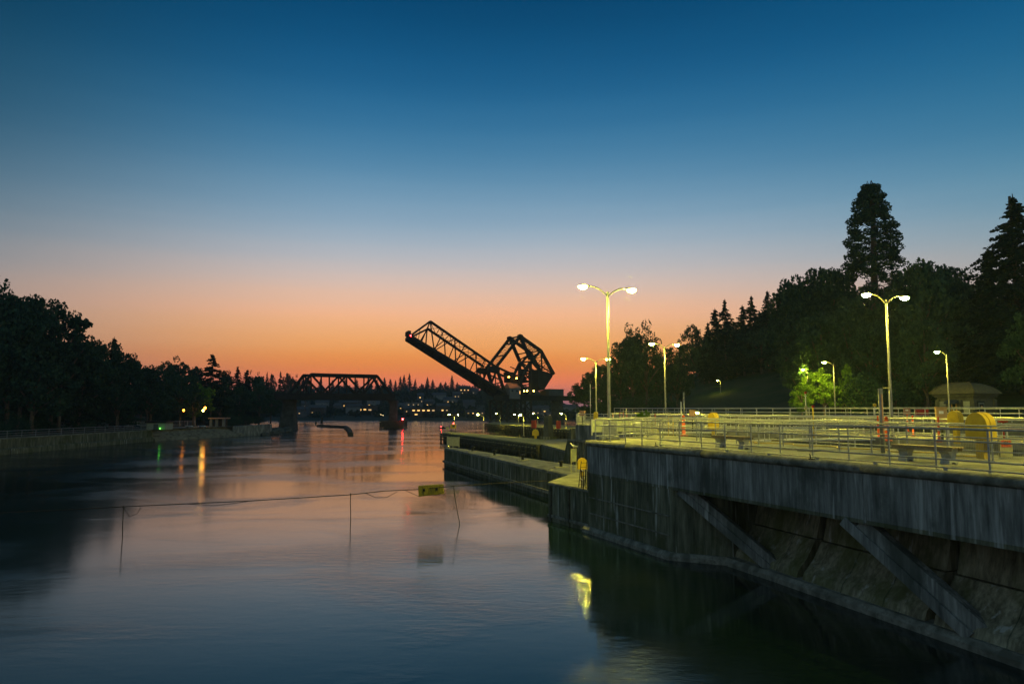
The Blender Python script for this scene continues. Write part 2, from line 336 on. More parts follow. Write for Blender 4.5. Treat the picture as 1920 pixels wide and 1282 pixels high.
rng = lambda a, b, n: [a + (b - a) * i / n for i in range(n + 1)]
grid('hillside', rng(-900, 420, 90), rng(370, 1390, 64), lambda x, y: hill_z(x, y) if y < 700 else hill_z(x, 700), M['hill'])
# right bank: a sheet in lock coordinates
mb = MB(); rows = []
for s in rng(-160, 45, 60): rows.append([tuple(W(s, w)[:2]) + (right_z(*W(s, w)[:2]) - .02 - (0 if w > 62 else .25),) for w in ([46.6] + rng(50, 260, 45) if s > -78 else [max(46.6, 62 + (-78 - s) * .33)] + [max(x, 62.01 + (-78 - s) * .33) for x in rng(50, 260, 45)])])
mb.loft(rows); tag(mk('right_bank_grass', mb, M['grass'], smooth=True), kind='structure')
# left bank sheet
LB = [(-71.5, -50), (-71.5, 100), (-71.6, 141), (-66.5, 160), (-61.5, 169), (-70, 200), (-72, 216), (-84, 238), (-230, 330)]
def lb_x(y):
    for (x0, y0), (x1, y1) in zip(LB, LB[1:]):
        if y0 <= y <= y1: return x0 + (x1 - x0) * (y - y0) / (y1 - y0)
    return -230
mb = MB(); rows = []
for y in rng(-50, 329, 80): rows.append([(lb_x(y) - t, y, (left_z(lb_x(y) - t, y) if t > 0 else 2.15) if y < 170 else (left_z(lb_x(y) - t, y) - 2.7 * math.exp(-t / 5))) for t in [0, 1, 2, 4, 6, 9, 12, 16, 22, 30, 40, 60, 90, 150]])
mb.loft(rows); tag(mk('left_bank_ground', mb, M['soil'], smooth=True), kind='structure')

# ------------------------------------------------------------------ near lock wall
def build_near_wall():
    # deck slab
    root = thing('lock_wall', W(0, 0, DZ), 'long stained concrete lock wall with overhanging walkway above the dark water', 'wall')
    mb = MB(); wprism(mb, [(0, .06), (40, .06), (40, 8), (-6, 8)], DZ - .5, DZ - .12); mk('walkway_base', mb, M['deck2'], root)
    edge = lambda w: -6 * w / 8
    for j, (w0, w1) in enumerate(((.06, 2.7), (2.7, 5.3), (5.3, 8))):
        for i in range(-2, 13):
            a, b = i * 3.2 + .6 * (j % 2), (i + 1) * 3.2 + .6 * (j % 2); g = .014
            if b < edge(w1) + .3: continue
            p0, p1 = max(a + g, edge(w0)), max(a + g, edge(w1)); 
            if b - g <= p0 + .05: continue
            mb = MB(); wprism(mb, [(p0, w0 + g * (j > 0)), (b - g, w0 + g * (j > 0)), (b - g, w1 - g), (p1, w1 - g)], DZ - .12, DZ + random.uniform(-.006, .002)); mk('walkway_slab', mb, M['deck'], root)
    # overhanging beam in sections with joints
    cuts = [0, 3.9, 9.6, 17.2, 25, 33, 41]
    for a, b in zip(cuts, cuts[1:]):
        a2 = a + .012 if a else a
        mb = MB(); wprism(mb, [(a2, 0), (b - .012, 0), (b - .012, .9), (a2, .9)], 2.9, DZ - .27); mk('beam_section', mb, M['fascia'], root, bevel=.012)
        if b < 30:
            mb = MB(); wprism(mb, [(a2 + .02, -.008), (b - .03, -.008), (b - .03, .02), (a2 + .02, .02)], 2.9, 3.02); mk('drip_edge', mb, M['lower'], root)
        # rounded coping
        rows = []
        for s in rng(a2, b - .012, 6):
            rows.append([W(s, w, z) for w, z in ((.2, DZ - .265), (-.03, DZ - .265), (-.1, DZ - .21), (-.12, DZ - .12), (-.09, DZ - .04), (-.02, DZ + .008), (.16, DZ + .014), (.25, DZ + .004))])
        mb = MB(); mb.loft(rows, caps=True); mk('coping', mb, M['coping'], root, smooth=True)
    rows = [[W(*q) for q in ((s, w, DZ - .165), (s + o[0] * -.03, w + o[1] * -.03, DZ - .165), (s - .08, w - .02, DZ - .1), (s - .05, w, DZ), (s + .1, w + .02, DZ + .013), (s + .22, w, DZ + .004))] for (s, w), o in (((0.0, 0.0), (1, 0)), ((-3, 4), (1, 0)), ((-6, 8), (1, 0)))]
    mb = MB(); mb.loft(rows, caps=True); mk('coping', mb, M['coping'], root, smooth=True)
    # wall nose below the deck, vertical part
    mb = MB(); wprism(mb, [(0, .02), (7.4, .02), (9.2, 1.7), (9.2, 8), (-6, 8)], 2.2 - 3, 2.9); 
    mk('wall_base', mb, M['lower'], root, bevel=.02)
    mb = MB(); wprism(mb, [(0.01, .035), (40, 1.2), (40, 8), (-5.98, 8)], 2.901, DZ - .5); mk('wall_core', mb, M['lower'], root)
    # recessed spillway wall: segments with concave battered faces
    segs = [(9.2, 12.9), (13.2, 18.3), (18.6, 24.5), (24.8, 33), (33.3, 41)]
    for i, (a, b) in enumerate(segs):
        rows = []
        for s in rng(a, b, 6):
            wl = max(.45, 1.75 - .095 * (s - 9.2)); rows.append([W(s, wl + dw, z) for dw, z in ((0, -2), (.02, .3), (.12, .55), (.55, .95), (.98, 1.56), (4, 1.56), (4, -2))])
        mb = MB(); mb.loft(rows, caps=True); mk('spillway_face', mb, M['spill'], root)
        rows = [[W(s, max(.45, 1.75 - .095 * (s - 9.2)) + dw, z) for dw, z in ((1.06, 1.6), (1.25, 2.3), (1.32, 2.9), (4, 2.9), (4, 1.6))] for s in rng(a + .02, b - .02, 6)]
        mb = MB(); mb.loft(rows, caps=True); mk('upper_panel', mb, M['spill'], root)
        for q in (.36, .7):
            s = a + (b - a) * q; wl = max(.45, 1.75 - .095 * (s - 9.2)); mb = MB(); mb.loft([[W(s_, wl + dw - .012, z) for dw, z in ((.02, .3), (.12, .55), (.55, .95), (.98, 1.56))] for s_ in (s, s + .035)]); mk('form_seam', mb, M['lower'], root)
    for z, s0, s1 in ((1.75, .2, 7.2), (.95, .2, 7.2)):
        mb = MB(); wprism(mb, [(s0, -.03), (s1, -.03), (s1, .05), (s0, .05)], z, z + .05); mk('construction_ledge', mb, M['coping'], root)
    # toe ledge
    rows = []
    for s, w in ((-.2, -.12), (7.4, -.12), (9.1, 1.45), (12, 1.3), (18, .8), (24, .3), (41, 0.1)):
        rows.append([W(s, w + dw, z) for dw, z in ((-.12, -1.5), (-.1, .16), (.02, .3), (.45, .34), (.6, -1.5))])
    mb = MB(); mb.loft(rows, caps=True); mk('toe_ledge', mb, M['coping'], root)
    # raking struts
    for (s0, s1, wd) in ((7.9, 11.3, .55), (16.4, 19.7, .75), (25.5, 28.8, .75)):
        wl = max(.45, 1.75 - .095 * (s1 - 9.2))
        for k, dz in ((0, 0), (1, .09)):
            a = W(s0 + k * wd * .62, .12 + k * .2, 2.9); b = W(s1 + k * wd * .62, wl + .15 + k * .25, .3)
            mb = MB(); mb.bar(a, b, wd * .58, .3 + dz); mk('raking_strut', mb, M['fascia'], root, bevel=.015)
    # expansion joint strip plates on the fascia
    for s in (3.9, 9.6, 17.2):
        mb = MB(); wprism(mb, [(s + .02, -.012), (s + .09, -.012), (s + .09, .01), (s + .02, .01)], 2.95, DZ - .22); mk('lime_seam', mb, M['fascia'], root)
    return root
build_near_wall()

# lower landing platform
def build_landing():
    root = thing('landing_platform', (2.3, 43.4, 2.2), 'low concrete landing at the foot of the lock wall corner', 'platform')
    c0 = G(1028, 903, 2.15); a = W(-.0, .05); b = W(-5.5, 6)
    poly = [(c0.x, c0.y), (a.x, a.y), (b.x, b.y), (b.x + 3, b.y + 9), (G(1074, 884, 2.15).x + .3, G(1074, 884, 2.15).y)]
    mb = MB(); mb.prism(poly, -3, 1.98); mk('wall_body', mb, M['lower'], root)
    cx = sum(p[0] for p in poly) / 5; cy_ = sum(p[1] for p in poly) / 5
    mb = MB(); mb.prism([(p[0] + (p[0] - cx) * .012, p[1] + (p[1] - cy_) * .012) for p in poly], 1.98, 2.16); mk('top_slab', mb, M['deck2'], root, bevel=.05)
    n = Vector((a.x - c0.x, a.y - c0.y, 0)); L_ = n.length; n.normalize(); out = Vector((n.y, -n.x, 0))
    for t in (.08, .55):
        p = c0 + n * L_ * t; mb = MB(); mb.box((p.x + out.x * -.0, p.y, .9), (.16, .16, 2.1), math.atan2(n.y, n.x)); mk('rubbing_post', mb, M['timber'], root)
    mb = MB(); mb.bar(Vector((c0.x, c0.y, .3)) - out * .05, Vector((a.x, a.y, .3)) - out * .05, .22, .16); mk('tide_ledge', mb, M['coping'], root)
build_landing()

# guide walls
def G2(px, py, z): p = G(px, py, z); return (p.x, p.y)
def build_guide_a():
    root = thing('guide_wall', G(832, 838, 1.94), 'bare concrete guide wall running out into the river from the landing', 'wall')
    z = 1.94
    n0 = Vector(G2(833, 839, z)); n1 = Vector(G2(1040, 884, z)); f0 = Vector(G2(853, 838.6, z)); f1 = Vector(G2(1110, 876, z))
    n1 = n1 + (n1 - n0) * .12
    mb = MB(); mb.prism([n0, n1, f1, f0], -3, z - .2); mk('wall_body', mb, M['lower'], root)
    for i in range(7):
        a, b = i / 7 + .0006, (i + 1) / 7 - .0006; q = lambda p, r, t: p + (r - p) * t
        mb = MB(); mb.prism([q(n0, n1, a), q(n0, n1, b), q(f0, f1, b), q(f0, f1, a)], z - .2, z + (.003 if i % 2 else 0)); mk('top_slab', mb, M['deck2'], root, bevel=.04)
    d = (n1 - n0).normalized(); o = Vector((-d.y, d.x)) * (-1 if (f0 - n0).dot(Vector((d.y, -d.x))) > 0 else -1)
    out = Vector((d.y, -d.x)); out = out if out.dot(f0 - n0) < 0 else -out
    mb = MB(); mb.bar((n0.x + out.x * .05, n0.y + out.y * .05, .45), (n1.x + out.x * .05, n1.y + out.y * .05, .45), .3, .22); mk('tide_ledge', mb, M['coping'], root)
    # mooring bollards
    lab = ('small mooring bollard nearest the tip of the concrete guide wall', 'second mooring bollard from the tip of the concrete guide wall', 'third mooring bollard from the tip of the concrete guide wall', 'mooring bollard closest to the landing on the concrete guide wall')
    for (px, py), l in zip(((886, 846), (927, 854), (980, 863), (1052, 876)), lab):
        p = G(px, py, z); r = thing('mooring_bollard', p, l, 'bollard', 'bollards on the concrete guide wall')
        mb = MB(); mb.box((0, 0, .03), (1.0, .55, .06), .3); mk('base_plate', mb, M['timber_lt'], r, local=True)
        mb = MB(); mb.lathe([(.13, .06), (.11, .1), (.11, .34), (.2, .38), (.22, .46), (.16, .52), (.05, .53)], seg=12); mk('post', mb, M['dark'], r, True, True)
build_guide_a()

def build_timber_pier(name, label, near, far, z, dz, nsp, tip=None, planks=60):
    """near: (tip point, root point) of the river-side edge, far: the same for the other edge"""
    root = thing(name, Vector((near[0].x, near[0].y, z)), label, 'pier')
    q = lambda p, r, t: p + (r - p) * t
    n0, n1, f0, f1 = [Vector((p.x, p.y)) for p in (*near, *far)]
    L_ = (n1 - n0).length; d = (n1 - n0) / L_; out = Vector((d.y, -d.x)); out = out if out.dot(f0 - n0) < 0 else -out
    mb = MB(); mb.prism([q(n0, f0, .08), q(n1, f1, .08), q(n1, f1, .92), q(n0, f0, .92)], z - .9, z - .16); mk('deck_frame', mb, M['timber'], root)
    for i in range(planks):
        a, b = i / planks, (i + 1) / planks - .0009
        mb = MB(); mb.prism([q(n0, n1, a), q(n0, n1, b), q(f0, f1, b), q(f0, f1, a)], z - .16, z + random.uniform(-.012, .012)); mk('deck_plank', mb, M['timber_top'], root)
    k = max(8, int(L_ / 2.2)); proto = None
    for i in range(k + 1):
        p = q(n0, n1, i / k)
        mb = MB(); mb.tube([(p.x + out.x * .22, p.y + out.y * .22, -2.5), (p.x + out.x * .2, p.y + out.y * .2, z - .1)], .17, 8); mk('pile', mb, M['timber'], root)
    for zz, hh in ((z - .28, .2), (z - .75, .22), (z - 1.2, .22)):
        mb = MB(); mb.bar((n0.x + out.x * .42, n0.y + out.y * .42, zz), (n1.x + out.x * .42, n1.y + out.y * .42, zz), .12, hh); mk('waler', mb, M['timber'], root)
    # blocks standing between the two top timbers
    k2 = nsp
    for i in range(k2):
        p = q(n0, n1, (i + .5) / k2); mb = MB(); mb.box((p.x + out.x * .45, p.y + out.y * .45, z - .46), (.5, .1, .1), math.atan2(d.y, d.x)); mk('spacer_block', mb, M['timber_lt'], root)
    mb = MB(); mb.prism([q(n0, f0, .2), q(n1, f1, .2), q(n1, f1, .35), q(n0, f0, .35)], -2.5, z - .5); mk('inner_wall', mb, M['timber'], root)
random.seed(4)
build_timber_pier('timber_pier', 'timber guide pier with lit planked top and a hut at its tip', (G(829, 811, 1.7), G(1012, 833, 1.7)), (G(842, 808.5, 1.7), G(1030, 824, 1.7)), 1.7, 0, 44)
build_timber_pier('timber_pier', 'dark timber guide pier reaching out beneath the steel trestle', (G(912, 793.5, 1.9), G(1078, 806, 1.9)), (G(925, 790.5, 1.9), G(1085, 798, 1.9)), 1.9, 0, 40)
# concrete apron joining the lit pier and the lock head
r = thing('concrete_apron', G(1015, 830, 1.75), 'worn concrete apron curving between the timber pier and the lock head', 'platform')
ap = [G2(1012, 832, 1.7), G2(1040, 839, 1.7), G2(1062, 845, 1.7), G2(1120, 852, 1.7), G2(1140, 838, 1.7), G2(1085, 823, 1.7), G2(1030, 823, 1.7)]
mb = MB(); mb.prism(ap, -3, 1.5); mk('wall_body', mb, M['lower'], r)
mb = MB(); mb.prism(ap, 1.5, 1.72); mk('top_slab', mb, M['deck2'], r, bevel=.03)

# lock head block beyond the near corner
def pxd(px, d): q = D(px, HZ, d); return (q.x, q.y)
LH = [pxd(1079, 75), pxd(1215, 62), pxd(1320, 120), pxd(1130, 150), pxd(1094, 110)]
def build_lock_head():
    root = thing('lock_head_wall', (*LH[0], DZ), 'dark concrete lock head with stepped face and sloping buttress', 'wall')
    mb = MB(); mb.prism(LH, 3.1, DZ); mk('upper_block', mb, M['fascia'], root, bevel=.03)
    A, B = Vector(LH[0]), Vector(LH[1]); e = (B - A).normalized(); n = Vector((e.y, -e.x)); ang = math.atan2(e.y, e.x)
    q = lambda u, v: tuple(A + e * u + n * v)
    mb = MB(); mb.prism([q(-.3, .5), q(13, .5)] + LH[2:4] + [q(.3, -30)], -3, 3.1); mk('lower_block', mb, M['lower'], root, bevel=.03)
    mb = MB(); mb.prism([q(-.45, .65), q(13, .65), q(13, -.3), q(-.45, -.3)], 2.95, 3.16); mk('ledge', mb, M['coping'], root)
    prof = ((0, -1), (-2.3, -1), (-1.5, 1.8), (-.2, DZ - .4), (0, DZ - .4)); rows = [[q(-.31 + x, v) + (z,) for x, z in prof] for v in (.4, -1.2)]
    mb = MB(); mb.loft(rows, True, True); mk('buttress', mb, M['lower'], root)
    for i in range(7):
        mb = MB(); mb.box(q(.5 + i * 1.1, .53) + (1.6,), (.12, .08, 2.6), ang); mk('rib', mb, M['coping'], root)
build_lock_head()
p = G(1028, 823, 1.7); r = thing('concrete_pylon', p, 'tapered concrete pylon standing on the apron below the bridge pier', 'pylon')
mb = MB(); mb.lathe([(1.0, 0), (.82, .5), (.72, 1.9), (.68, 2.0), (.66, 3.2), (.45, 3.6)], seg=4); mk('shaft', mb, M['steel_conc'], r, local=True, bevel=.04)
mb = MB(); mb.box((0, 0, .2), (1.9, 1.9, .4), R(45)); mk('plinth', mb, M['lower'], r, local=True)

# centre wall between the chambers, and the far terrace
r = thing('centre_lock_wall', W(0, 20, DZ), 'concrete centre wall between the lock chambers carrying lamp posts and machinery', 'wall')
mb = MB(); wprism(mb, [(-27, 16), (42, 16), (42, 25), (-42, 25)], DZ - .22, DZ); mk('top_slab', mb, M['deck'], r)
mb = MB(); wprism(mb, [(-26.9, 16.1), (42, 16.1), (42, 24.9), (-41.9, 24.9)], -3, DZ - .22); mk('wall_body', mb, M['deck2'], r)
for s in range(-24, 40, 4):
    mb = MB(); mb.box(W(s, 16.02, 3.0), (.5, .2, 2.8), ROT); mk('pilaster', mb, M['deck2'], r)
r = thing('far_lock_wall', W(0, 46, TZ), 'pale far lock wall with jointed promenade slabs below the wooded bank', 'wall')
mb = MB(); wprism(mb, [(-78, 46), (42, 46), (42, 47), (-78, 47)], -3, TZ - .2); mk('wall_body', mb, M['deck2'], r)
for i in range(-19, 11):
    for k, (w0, w1) in enumerate(((46, 53.4), (53.5, 62))):
        mb = MB(); wprism(mb, [(i * 4 + .04, w0), (i * 4 + 3.96, w0), (i * 4 + 3.96, w1), (i * 4 + .04, w1)], TZ - .2, TZ + random.uniform(.0, .012)); mk('slab', mb, M['deck'], r)
    mb = MB(); wprism(mb, [(i * 4 - .03, 46.02), (i * 4 + .03, 46.02), (i * 4 + .03, 61.9), (i * 4 - .03, 61.9)], TZ - .2, TZ + .03); mk('joint_strip', mb, M['white'], r)

# ------------------------------------------------------------------ railings
MESHCACHE = {}
def railing(label, pts, h, spacing, rails, pr, rr, m, cat='railing', infill=None, toe=None, group=None, m2=None, name='pipe_railing', square=False):
    root = thing(name, pts[0], label, cat, group); org = Vector(pts[0])
    key = (h, pr, m.name, square)
    if key not in MESHCACHE:
        mb = MB()
        if square: mb.box((0, 0, h / 2), (pr * 2, pr * 2, h))
        else: mb.tube([(0, 0, 0), (0, 0, h)], pr, 8); mb.lathe([(pr * 2.1, 0), (pr * 2.1, .012), (pr * 1.2, .02)], seg=8)
        o = mk('post', mb, m, smooth=False, local=True); MESHCACHE[key] = o.data; bpy.data.objects.remove(o)
    first = True
    for a, b in zip(pts, pts[1:]):
        a, b = Vector(a), Vector(b); L_ = (b - a).length; k = max(1, round(L_ / spacing)); ang = math.atan2(b.y - a.y, b.x - a.x)
        for i in range(k + 1):
            if i == 0 and not first: continue
            o = link_mesh('post', MESHCACHE[key], root); o.location = a + (b - a) * i / k - org; o.rotation_euler = (0, 0, ang)
        first = False
        for zz in rails:
            mb = MB(); off = Vector((0, 0, zz)); r_ = rr * (1.25 if zz == max(rails) else 1)
            mb.tube([a + off, b + off], r_, 8); mk('rail', mb, m2 or m, root, smooth=True)
        if infill:
            z0, z1, gap, th = infill
            bw = L_ / k; ck = ('inf', round(bw, 3), infill, m.name)
            if ck not in MESHCACHE:
                mb = MB(); x = gap
                while x < bw - .02: mb.bar((x, 0, z0), (x, 0, z1), th, th); x += gap
                z = z0
                while z <= z1 + 1e-4: mb.bar((0, .003, z), (bw, .003, z), th, th); z += gap
                o = mk('wire_mesh', mb, M['galv_dark'], local=True); MESHCACHE[ck] = o.data; bpy.data.objects.remove(o)
            for i in range(k):
                o = link_mesh('wire_mesh', MESHCACHE[ck], root); o.location = a + (b - a) * i / k - org; o.rotation_euler = (0, 0, ang); o['kind'] = 'stuff'
    return root
E1 = [W(34, .32, DZ + .013), W(.35, .32, DZ + .013)]
r = railing('nearest galvanised pipe railing along the edge of the lock wall', E1, 1.1, 1.46, (1.1, .78, .28), .026, .026, M['galv_dark'])
# low pipe at the deck edge on little brackets
mb = MB(); mb.tube([W(33.5, .16, DZ + .09), W(6.3, .16, DZ + .09)], .022, 8); mb2 = mb
t = thing('edge_pipe', W(6.3, .16, DZ), 'low conduit pipe on small brackets at the foot of the nearest railing', 'pipe'); mk('pipe', mb, M['galv_dark'], t, smooth=True)
for s in rng(6.5, 33, 12):
    mb = MB(); mb.box(W(s, .16, DZ + .045), (.09, .06, .07), ROT); mk('bracket', mb, M['galv_dark'], t)
railing('short railing with grey mesh closing the end of the walkway at the corner', [W(.35, .32, DZ + .013), W(-2.6, 4.2, DZ), W(-5.6, 7.9, DZ)], 1.1, 1.0, (1.1, .78, .22), .026, .024, M['galv'], infill=(.22, .78, .06, .0035))
railing('second railing with wire mesh, behind the benches', [W(36, 4.8, DZ), W(-3.2, 4.8, DZ)], 1.1, 1.5, (1.1, .72, .3), .03, .022, M['galv_dark'], infill=(.06, .72, .055, .004))
railing('railing on the chamber edge of the walkway behind the wire mesh fence', [W(36, 7.8, DZ), W(-5.3, 7.8, DZ)], 1.1, 2.2, (1.1, .6), .028, .022, M['galv'])
railing('bright railing along the near edge of the centre wall', [W(38, 16.3, DZ), W(-26, 16.3, DZ)], 1.12, 2.4, (1.12, .75, .38), .035, .03, M['galv'])
railing('bright railing along the far edge of the centre wall', [W(38, 24.6, DZ), W(-40, 24.6, DZ)], 1.12, 2.4, (1.12, .75, .38), .035, .03, M['galv'])
railing('pale railing along the promenade edge of the far lock wall', [W(40, 46.4, TZ), W(-76, 46.4, TZ)], 1.1, 3, (1.1, .55), .04, .035, M['galv'])
railing('pale railing at the back of the far promenade below the trees', [W(40, 62, TZ), W(-100, 62, TZ)], 1.0, 3.5, (1.0, .5), .04, .035, M['galv'])
railing('mesh railing on top of the lock head', [Vector((*pxd(1150, 70.5), DZ)), Vector((*pxd(1080.5, 75.6), DZ)), Vector((*pxd(1096, 109), DZ))], 1.1, 1.6, (1.1, .85, .15), .035, .03, M['galv'], infill=(.15, .85, .12, .02))
# lock gates that carry catwalks across the chambers
for (s, w0, w1, l) in ((-9, 8, 16, 'lock gate with a railed catwalk across the small chamber, farther one'), (3.5, 8, 16, 'lock gate with a railed catwalk across the small chamber, nearer one'), (-16, 25, 46, 'lock gate with a railed catwalk across the large chamber, farther one'), (12, 25, 46, 'lock gate with a railed catwalk across the large chamber, nearer one')):
    t = thing('lock_gate', W(s, (w0 + w1) / 2, DZ), l, 'lock gate', 'lock gates across the chambers'); wm = (w0 + w1) / 2; mit = 1.2 if w1 < 20 else 2.5
    for sa, (p, q) in enumerate(((w0, wm), (wm, w1))):
        a, b = W(s - (mit if sa else 0), p, 0), W(s - (0 if sa else mit), q, 0); a.z = b.z = 2.4
        mb = MB(); mb.bar(a, b, .5, 4.2); mk('gate_leaf', mb, M['lower'], t)
        a.z = b.z = DZ - .05; mb = MB(); mb.bar(a, b, 1.1, .1); mk('catwalk', mb, M['galv'], t)
        n = (b - a).normalized().cross(Vector((0, 0, 1))) * .5
        for sg in (-1, 1):
            for z in (.55, 1.08): mb = MB(); mb.tube([a + n * sg + Vector((0, 0, z)), b + n * sg + Vector((0, 0, z))], .026, 6); mk('rail', mb, M['galv'], t, smooth=True)
            k = max(2, int((b - a).length / 1.8))
            for i in range(k + 1):
                p_ = a + (b - a) * i / k + n * sg; mb = MB(); mb.tube([p_, p_ + Vector((0, 0, 1.08))], .024, 6); mk('post', mb, M['galv'], t)
railing('railing down the middle of the centre wall', [W(30, 20.4, DZ), W(4, 20.4, DZ)], 1.05, 2.0, (1.05, .55), .03, .026, M['galv'])
railing('short cross railing at the far part of the centre wall', [W(-8, 16.5, DZ), W(-8, 24.4, DZ)], 1.05, 1.6, (1.05, .55), .03, .026, M['galv'])
# grey switch panels behind the corner railing
for i, (px, wd, l) in enumerate(((1128, 1.2, 'grey sheet panel standing left of the nearest lamp post'), (1168, 1.5, 'grey sheet panel just right of the nearest lamp post'), (1194, 1.6, 'grey sheet panel with a white notice'))):
    p = D(px, 815, 45 + i); p.z = DZ; t = thing('sheet_panel', p, l, 'panel', 'sheet panels by the corner')
    mb = MB(); mb.box((0, 0, .55), (wd, .05, .7)); mk('sheet', mb, M['panel'], t, local=True)
    for sx in (-1, 1):
        mb = MB(); mb.box((sx * wd / 2, 0, .5), (.07, .08, 1.0)); mk('post', mb, M['galv'], t, local=True)
    mb = MB(); mb.box((0, 0, .94), (wd + .06, .09, .06)); mk('top_rail', mb, M['galv'], t, local=True)
    if i == 2:
        mb = MB(); mb.box((.05, -.035, .66), (.5, .02, .3)); mk('notice', mb, M['white'], t, local=True)

# ------------------------------------------------------------------ lamp posts
def lamp_post(px, base_d, hgt, label, arms=((-1, 1), (1, 1)), armlen=1.12, zbase=DZ, lens='lamp', r=.24, pr=.11, cat='lamp post', group='tall lamp posts on the locks', ped=False, rz=R(22), pos=None, pm='alum'):
    p = pos if pos is not None else D(px, HZ, base_d); p = Vector((p.x, p.y, zbase))
    t = thing('lamp_post', p, label, cat, group, rz)
    mb = MB(); z0 = .55 if ped else 0
    mb.tube([(0, 0, z0), (0, 0, z0 + .12), (0, 0, hgt * .5), (0, 0, hgt)], pr, 12, pr * .55); mb.box((0, 0, z0 + .02), (pr * 3.4, pr * 3.4, .05)); mk('pole', mb, M[pm], t, True, True)
    mb = MB(); mb.lathe([(pr * .7, hgt), (pr * .55, hgt + .05), (.02, hgt + .08)], seg=10); mk('cap', mb, M[pm], t, True, True)
    if ped:
        mb = MB(); mb.loft([[(x * k, y * k, z) for x, y in ((-1, -1), (1, -1), (1, 1), (-1, 1))] for k, z in ((.42, 0), (.42, .15), (.3, .18), (.26, .95))], True, True); mk('pedestal', mb, M['bench_c'], t, local=True, bevel=.02)
    for sx, k in arms:
        mb = MB(); e = armlen * k
        pts = [(0, 0, hgt - .2)] + [(sx * e * (i / 8), 0, hgt - .2 + (.5 * math.sin(min(1, i / 7) * math.pi / 2)) * min(1, armlen)) for i in range(1, 9)]
        mb.tube(pts, .035 * pr / .1, 8); mk('arm', mb, M[pm], t, True, True)
        hz = pts[-1][2]
        rows = []
        for x, wy, zt, zb in ((0, .05, .05, -.03), (.12, .1, .08, -.03), (.35, .17, .12, -.03), (.62, .15, .1, -.03), (.78, .06, .03, -.02)):
            k_ = r / .26; rows.append([(sx * (e + x * k_), y * k_, hz + z * k_) for y, z in ((-wy, zb), (wy, zb), (wy * .8, zt * .7), (0, zt), (-wy * .8, zt * .7))])
        mb = MB(); mb.loft(rows, True, True); hd = mk('lamp_head', mb, M[pm], t, True, True)
        mb = MB(); cx = sx * (e + .48 * r / .26); prof = [(r * .98, -.03), (r, -.05), (r * .92, -.1), (r * .66, -.16), (r * .3, -.19), (.02, -.2)]
        prof = [(a, b * r / .26) for a, b in prof]; mb.lathe(prof, (cx, 0, hz), 14); mk('glass_bowl', mb, M[lens], hd, True, True)
    return t
lamp_post(1142, 39.6, 8.1, 'tallest looking twin lamp post at the corner of the nearest walkway', ped=True)
lamp_post(1671, 41.8, 8.0, 'twin lamp post on the centre wall in front of the big sequoia')
lamp_post(1248, 74.6, 8.1, 'twin lamp post before the rounded tree')
lamp_post(1118, 86, 7.35, 'most distant twin lamp post, against the orange sky at the lock head', rz=R(10))
lamp_post(1780, 79, 7.6, 'single arm lamp post rising behind the domed building', arms=((-1, 1),), armlen=1.0)
lamp_post(1566, 100.5, 7.2, 'single arm lamp post over the bright green tree', arms=((-1, 1),), armlen=1.2, zbase=TZ)
lamp_post(1516, 122, 7.6, 'single arm lamp post just left of the bright green tree', arms=((-1, 1),), armlen=.5, zbase=TZ, r=.2)
lamp_post(0, 0, 8.0, 'single arm lamp post on the walkway farther along to the right', arms=((-1, 1),), pos=W(22.5, 7.0))
lamp_post(0, 0, 8.0, 'twin lamp post on the far promenade to the right', pos=W(9, 56), zbase=TZ)
pz = right_z(D(1352, 715, 180).x, 180)
lamp_post(1352, 180, D(1348, 713, 180).z - pz - .0, 'lone lamp post glowing among trees on the grassy slope', arms=((-1, 1),), armlen=.4, zbase=pz, lens='lamp_slope', r=.22, group=None)
# little dock lamps far away
dl = [(852, 806, 779, 1.7, 'timber pier lamp beside the hut at the tip', ((-1, 1), (1, .6))), (907, 812, 779, 1.7, 'timber pier lamp halfway along the lit pier', ((-1, 1),)),
      (982, 817, 781, 1.7, 'timber pier lamp near the concrete apron', ((-1, .5),)),
      (938, 796, 777, 1.9, 'farthest lamp on the dark timber pier', ((-1, 1),)), (972, 797, 778, 1.9, 'second lamp from the tip of the dark timber pier', ((-1, 1), (1, .5))),
      (1008, 799, 777, 1.9, 'third lamp from the tip of the dark timber pier', ((-1, 1),)), (1061, 802, 777, 1.9, 'lamp beside the big concrete bridge pier on the dark timber pier', ((-1, 1), ))]
for px, by, ty, z, l, ar in dl:
    b = G(px, by, z); top = D(px, ty, b.y)
    lamp_post(px, b.y, top.z - z, l, arms=ar, armlen=.9, zbase=z, lens='lamp_far', r=.15, pr=.09, group='small lamps on the timber piers')
# small lamps low behind railings
for px, py, d, l in ((1093 + 35, 787, 150, 'low yellow lamp behind the lock head railing'), (1316, 774, 120, 'low yellow lamp on the far promenade left of the orange arch')):
    b = D(px, py, d); lamp_post(px, d, b.z - TZ, l, arms=((-1, 1),), armlen=.6, zbase=TZ, lens='lamp_far', r=.2, pr=.05, group='low lamps on the far promenade')

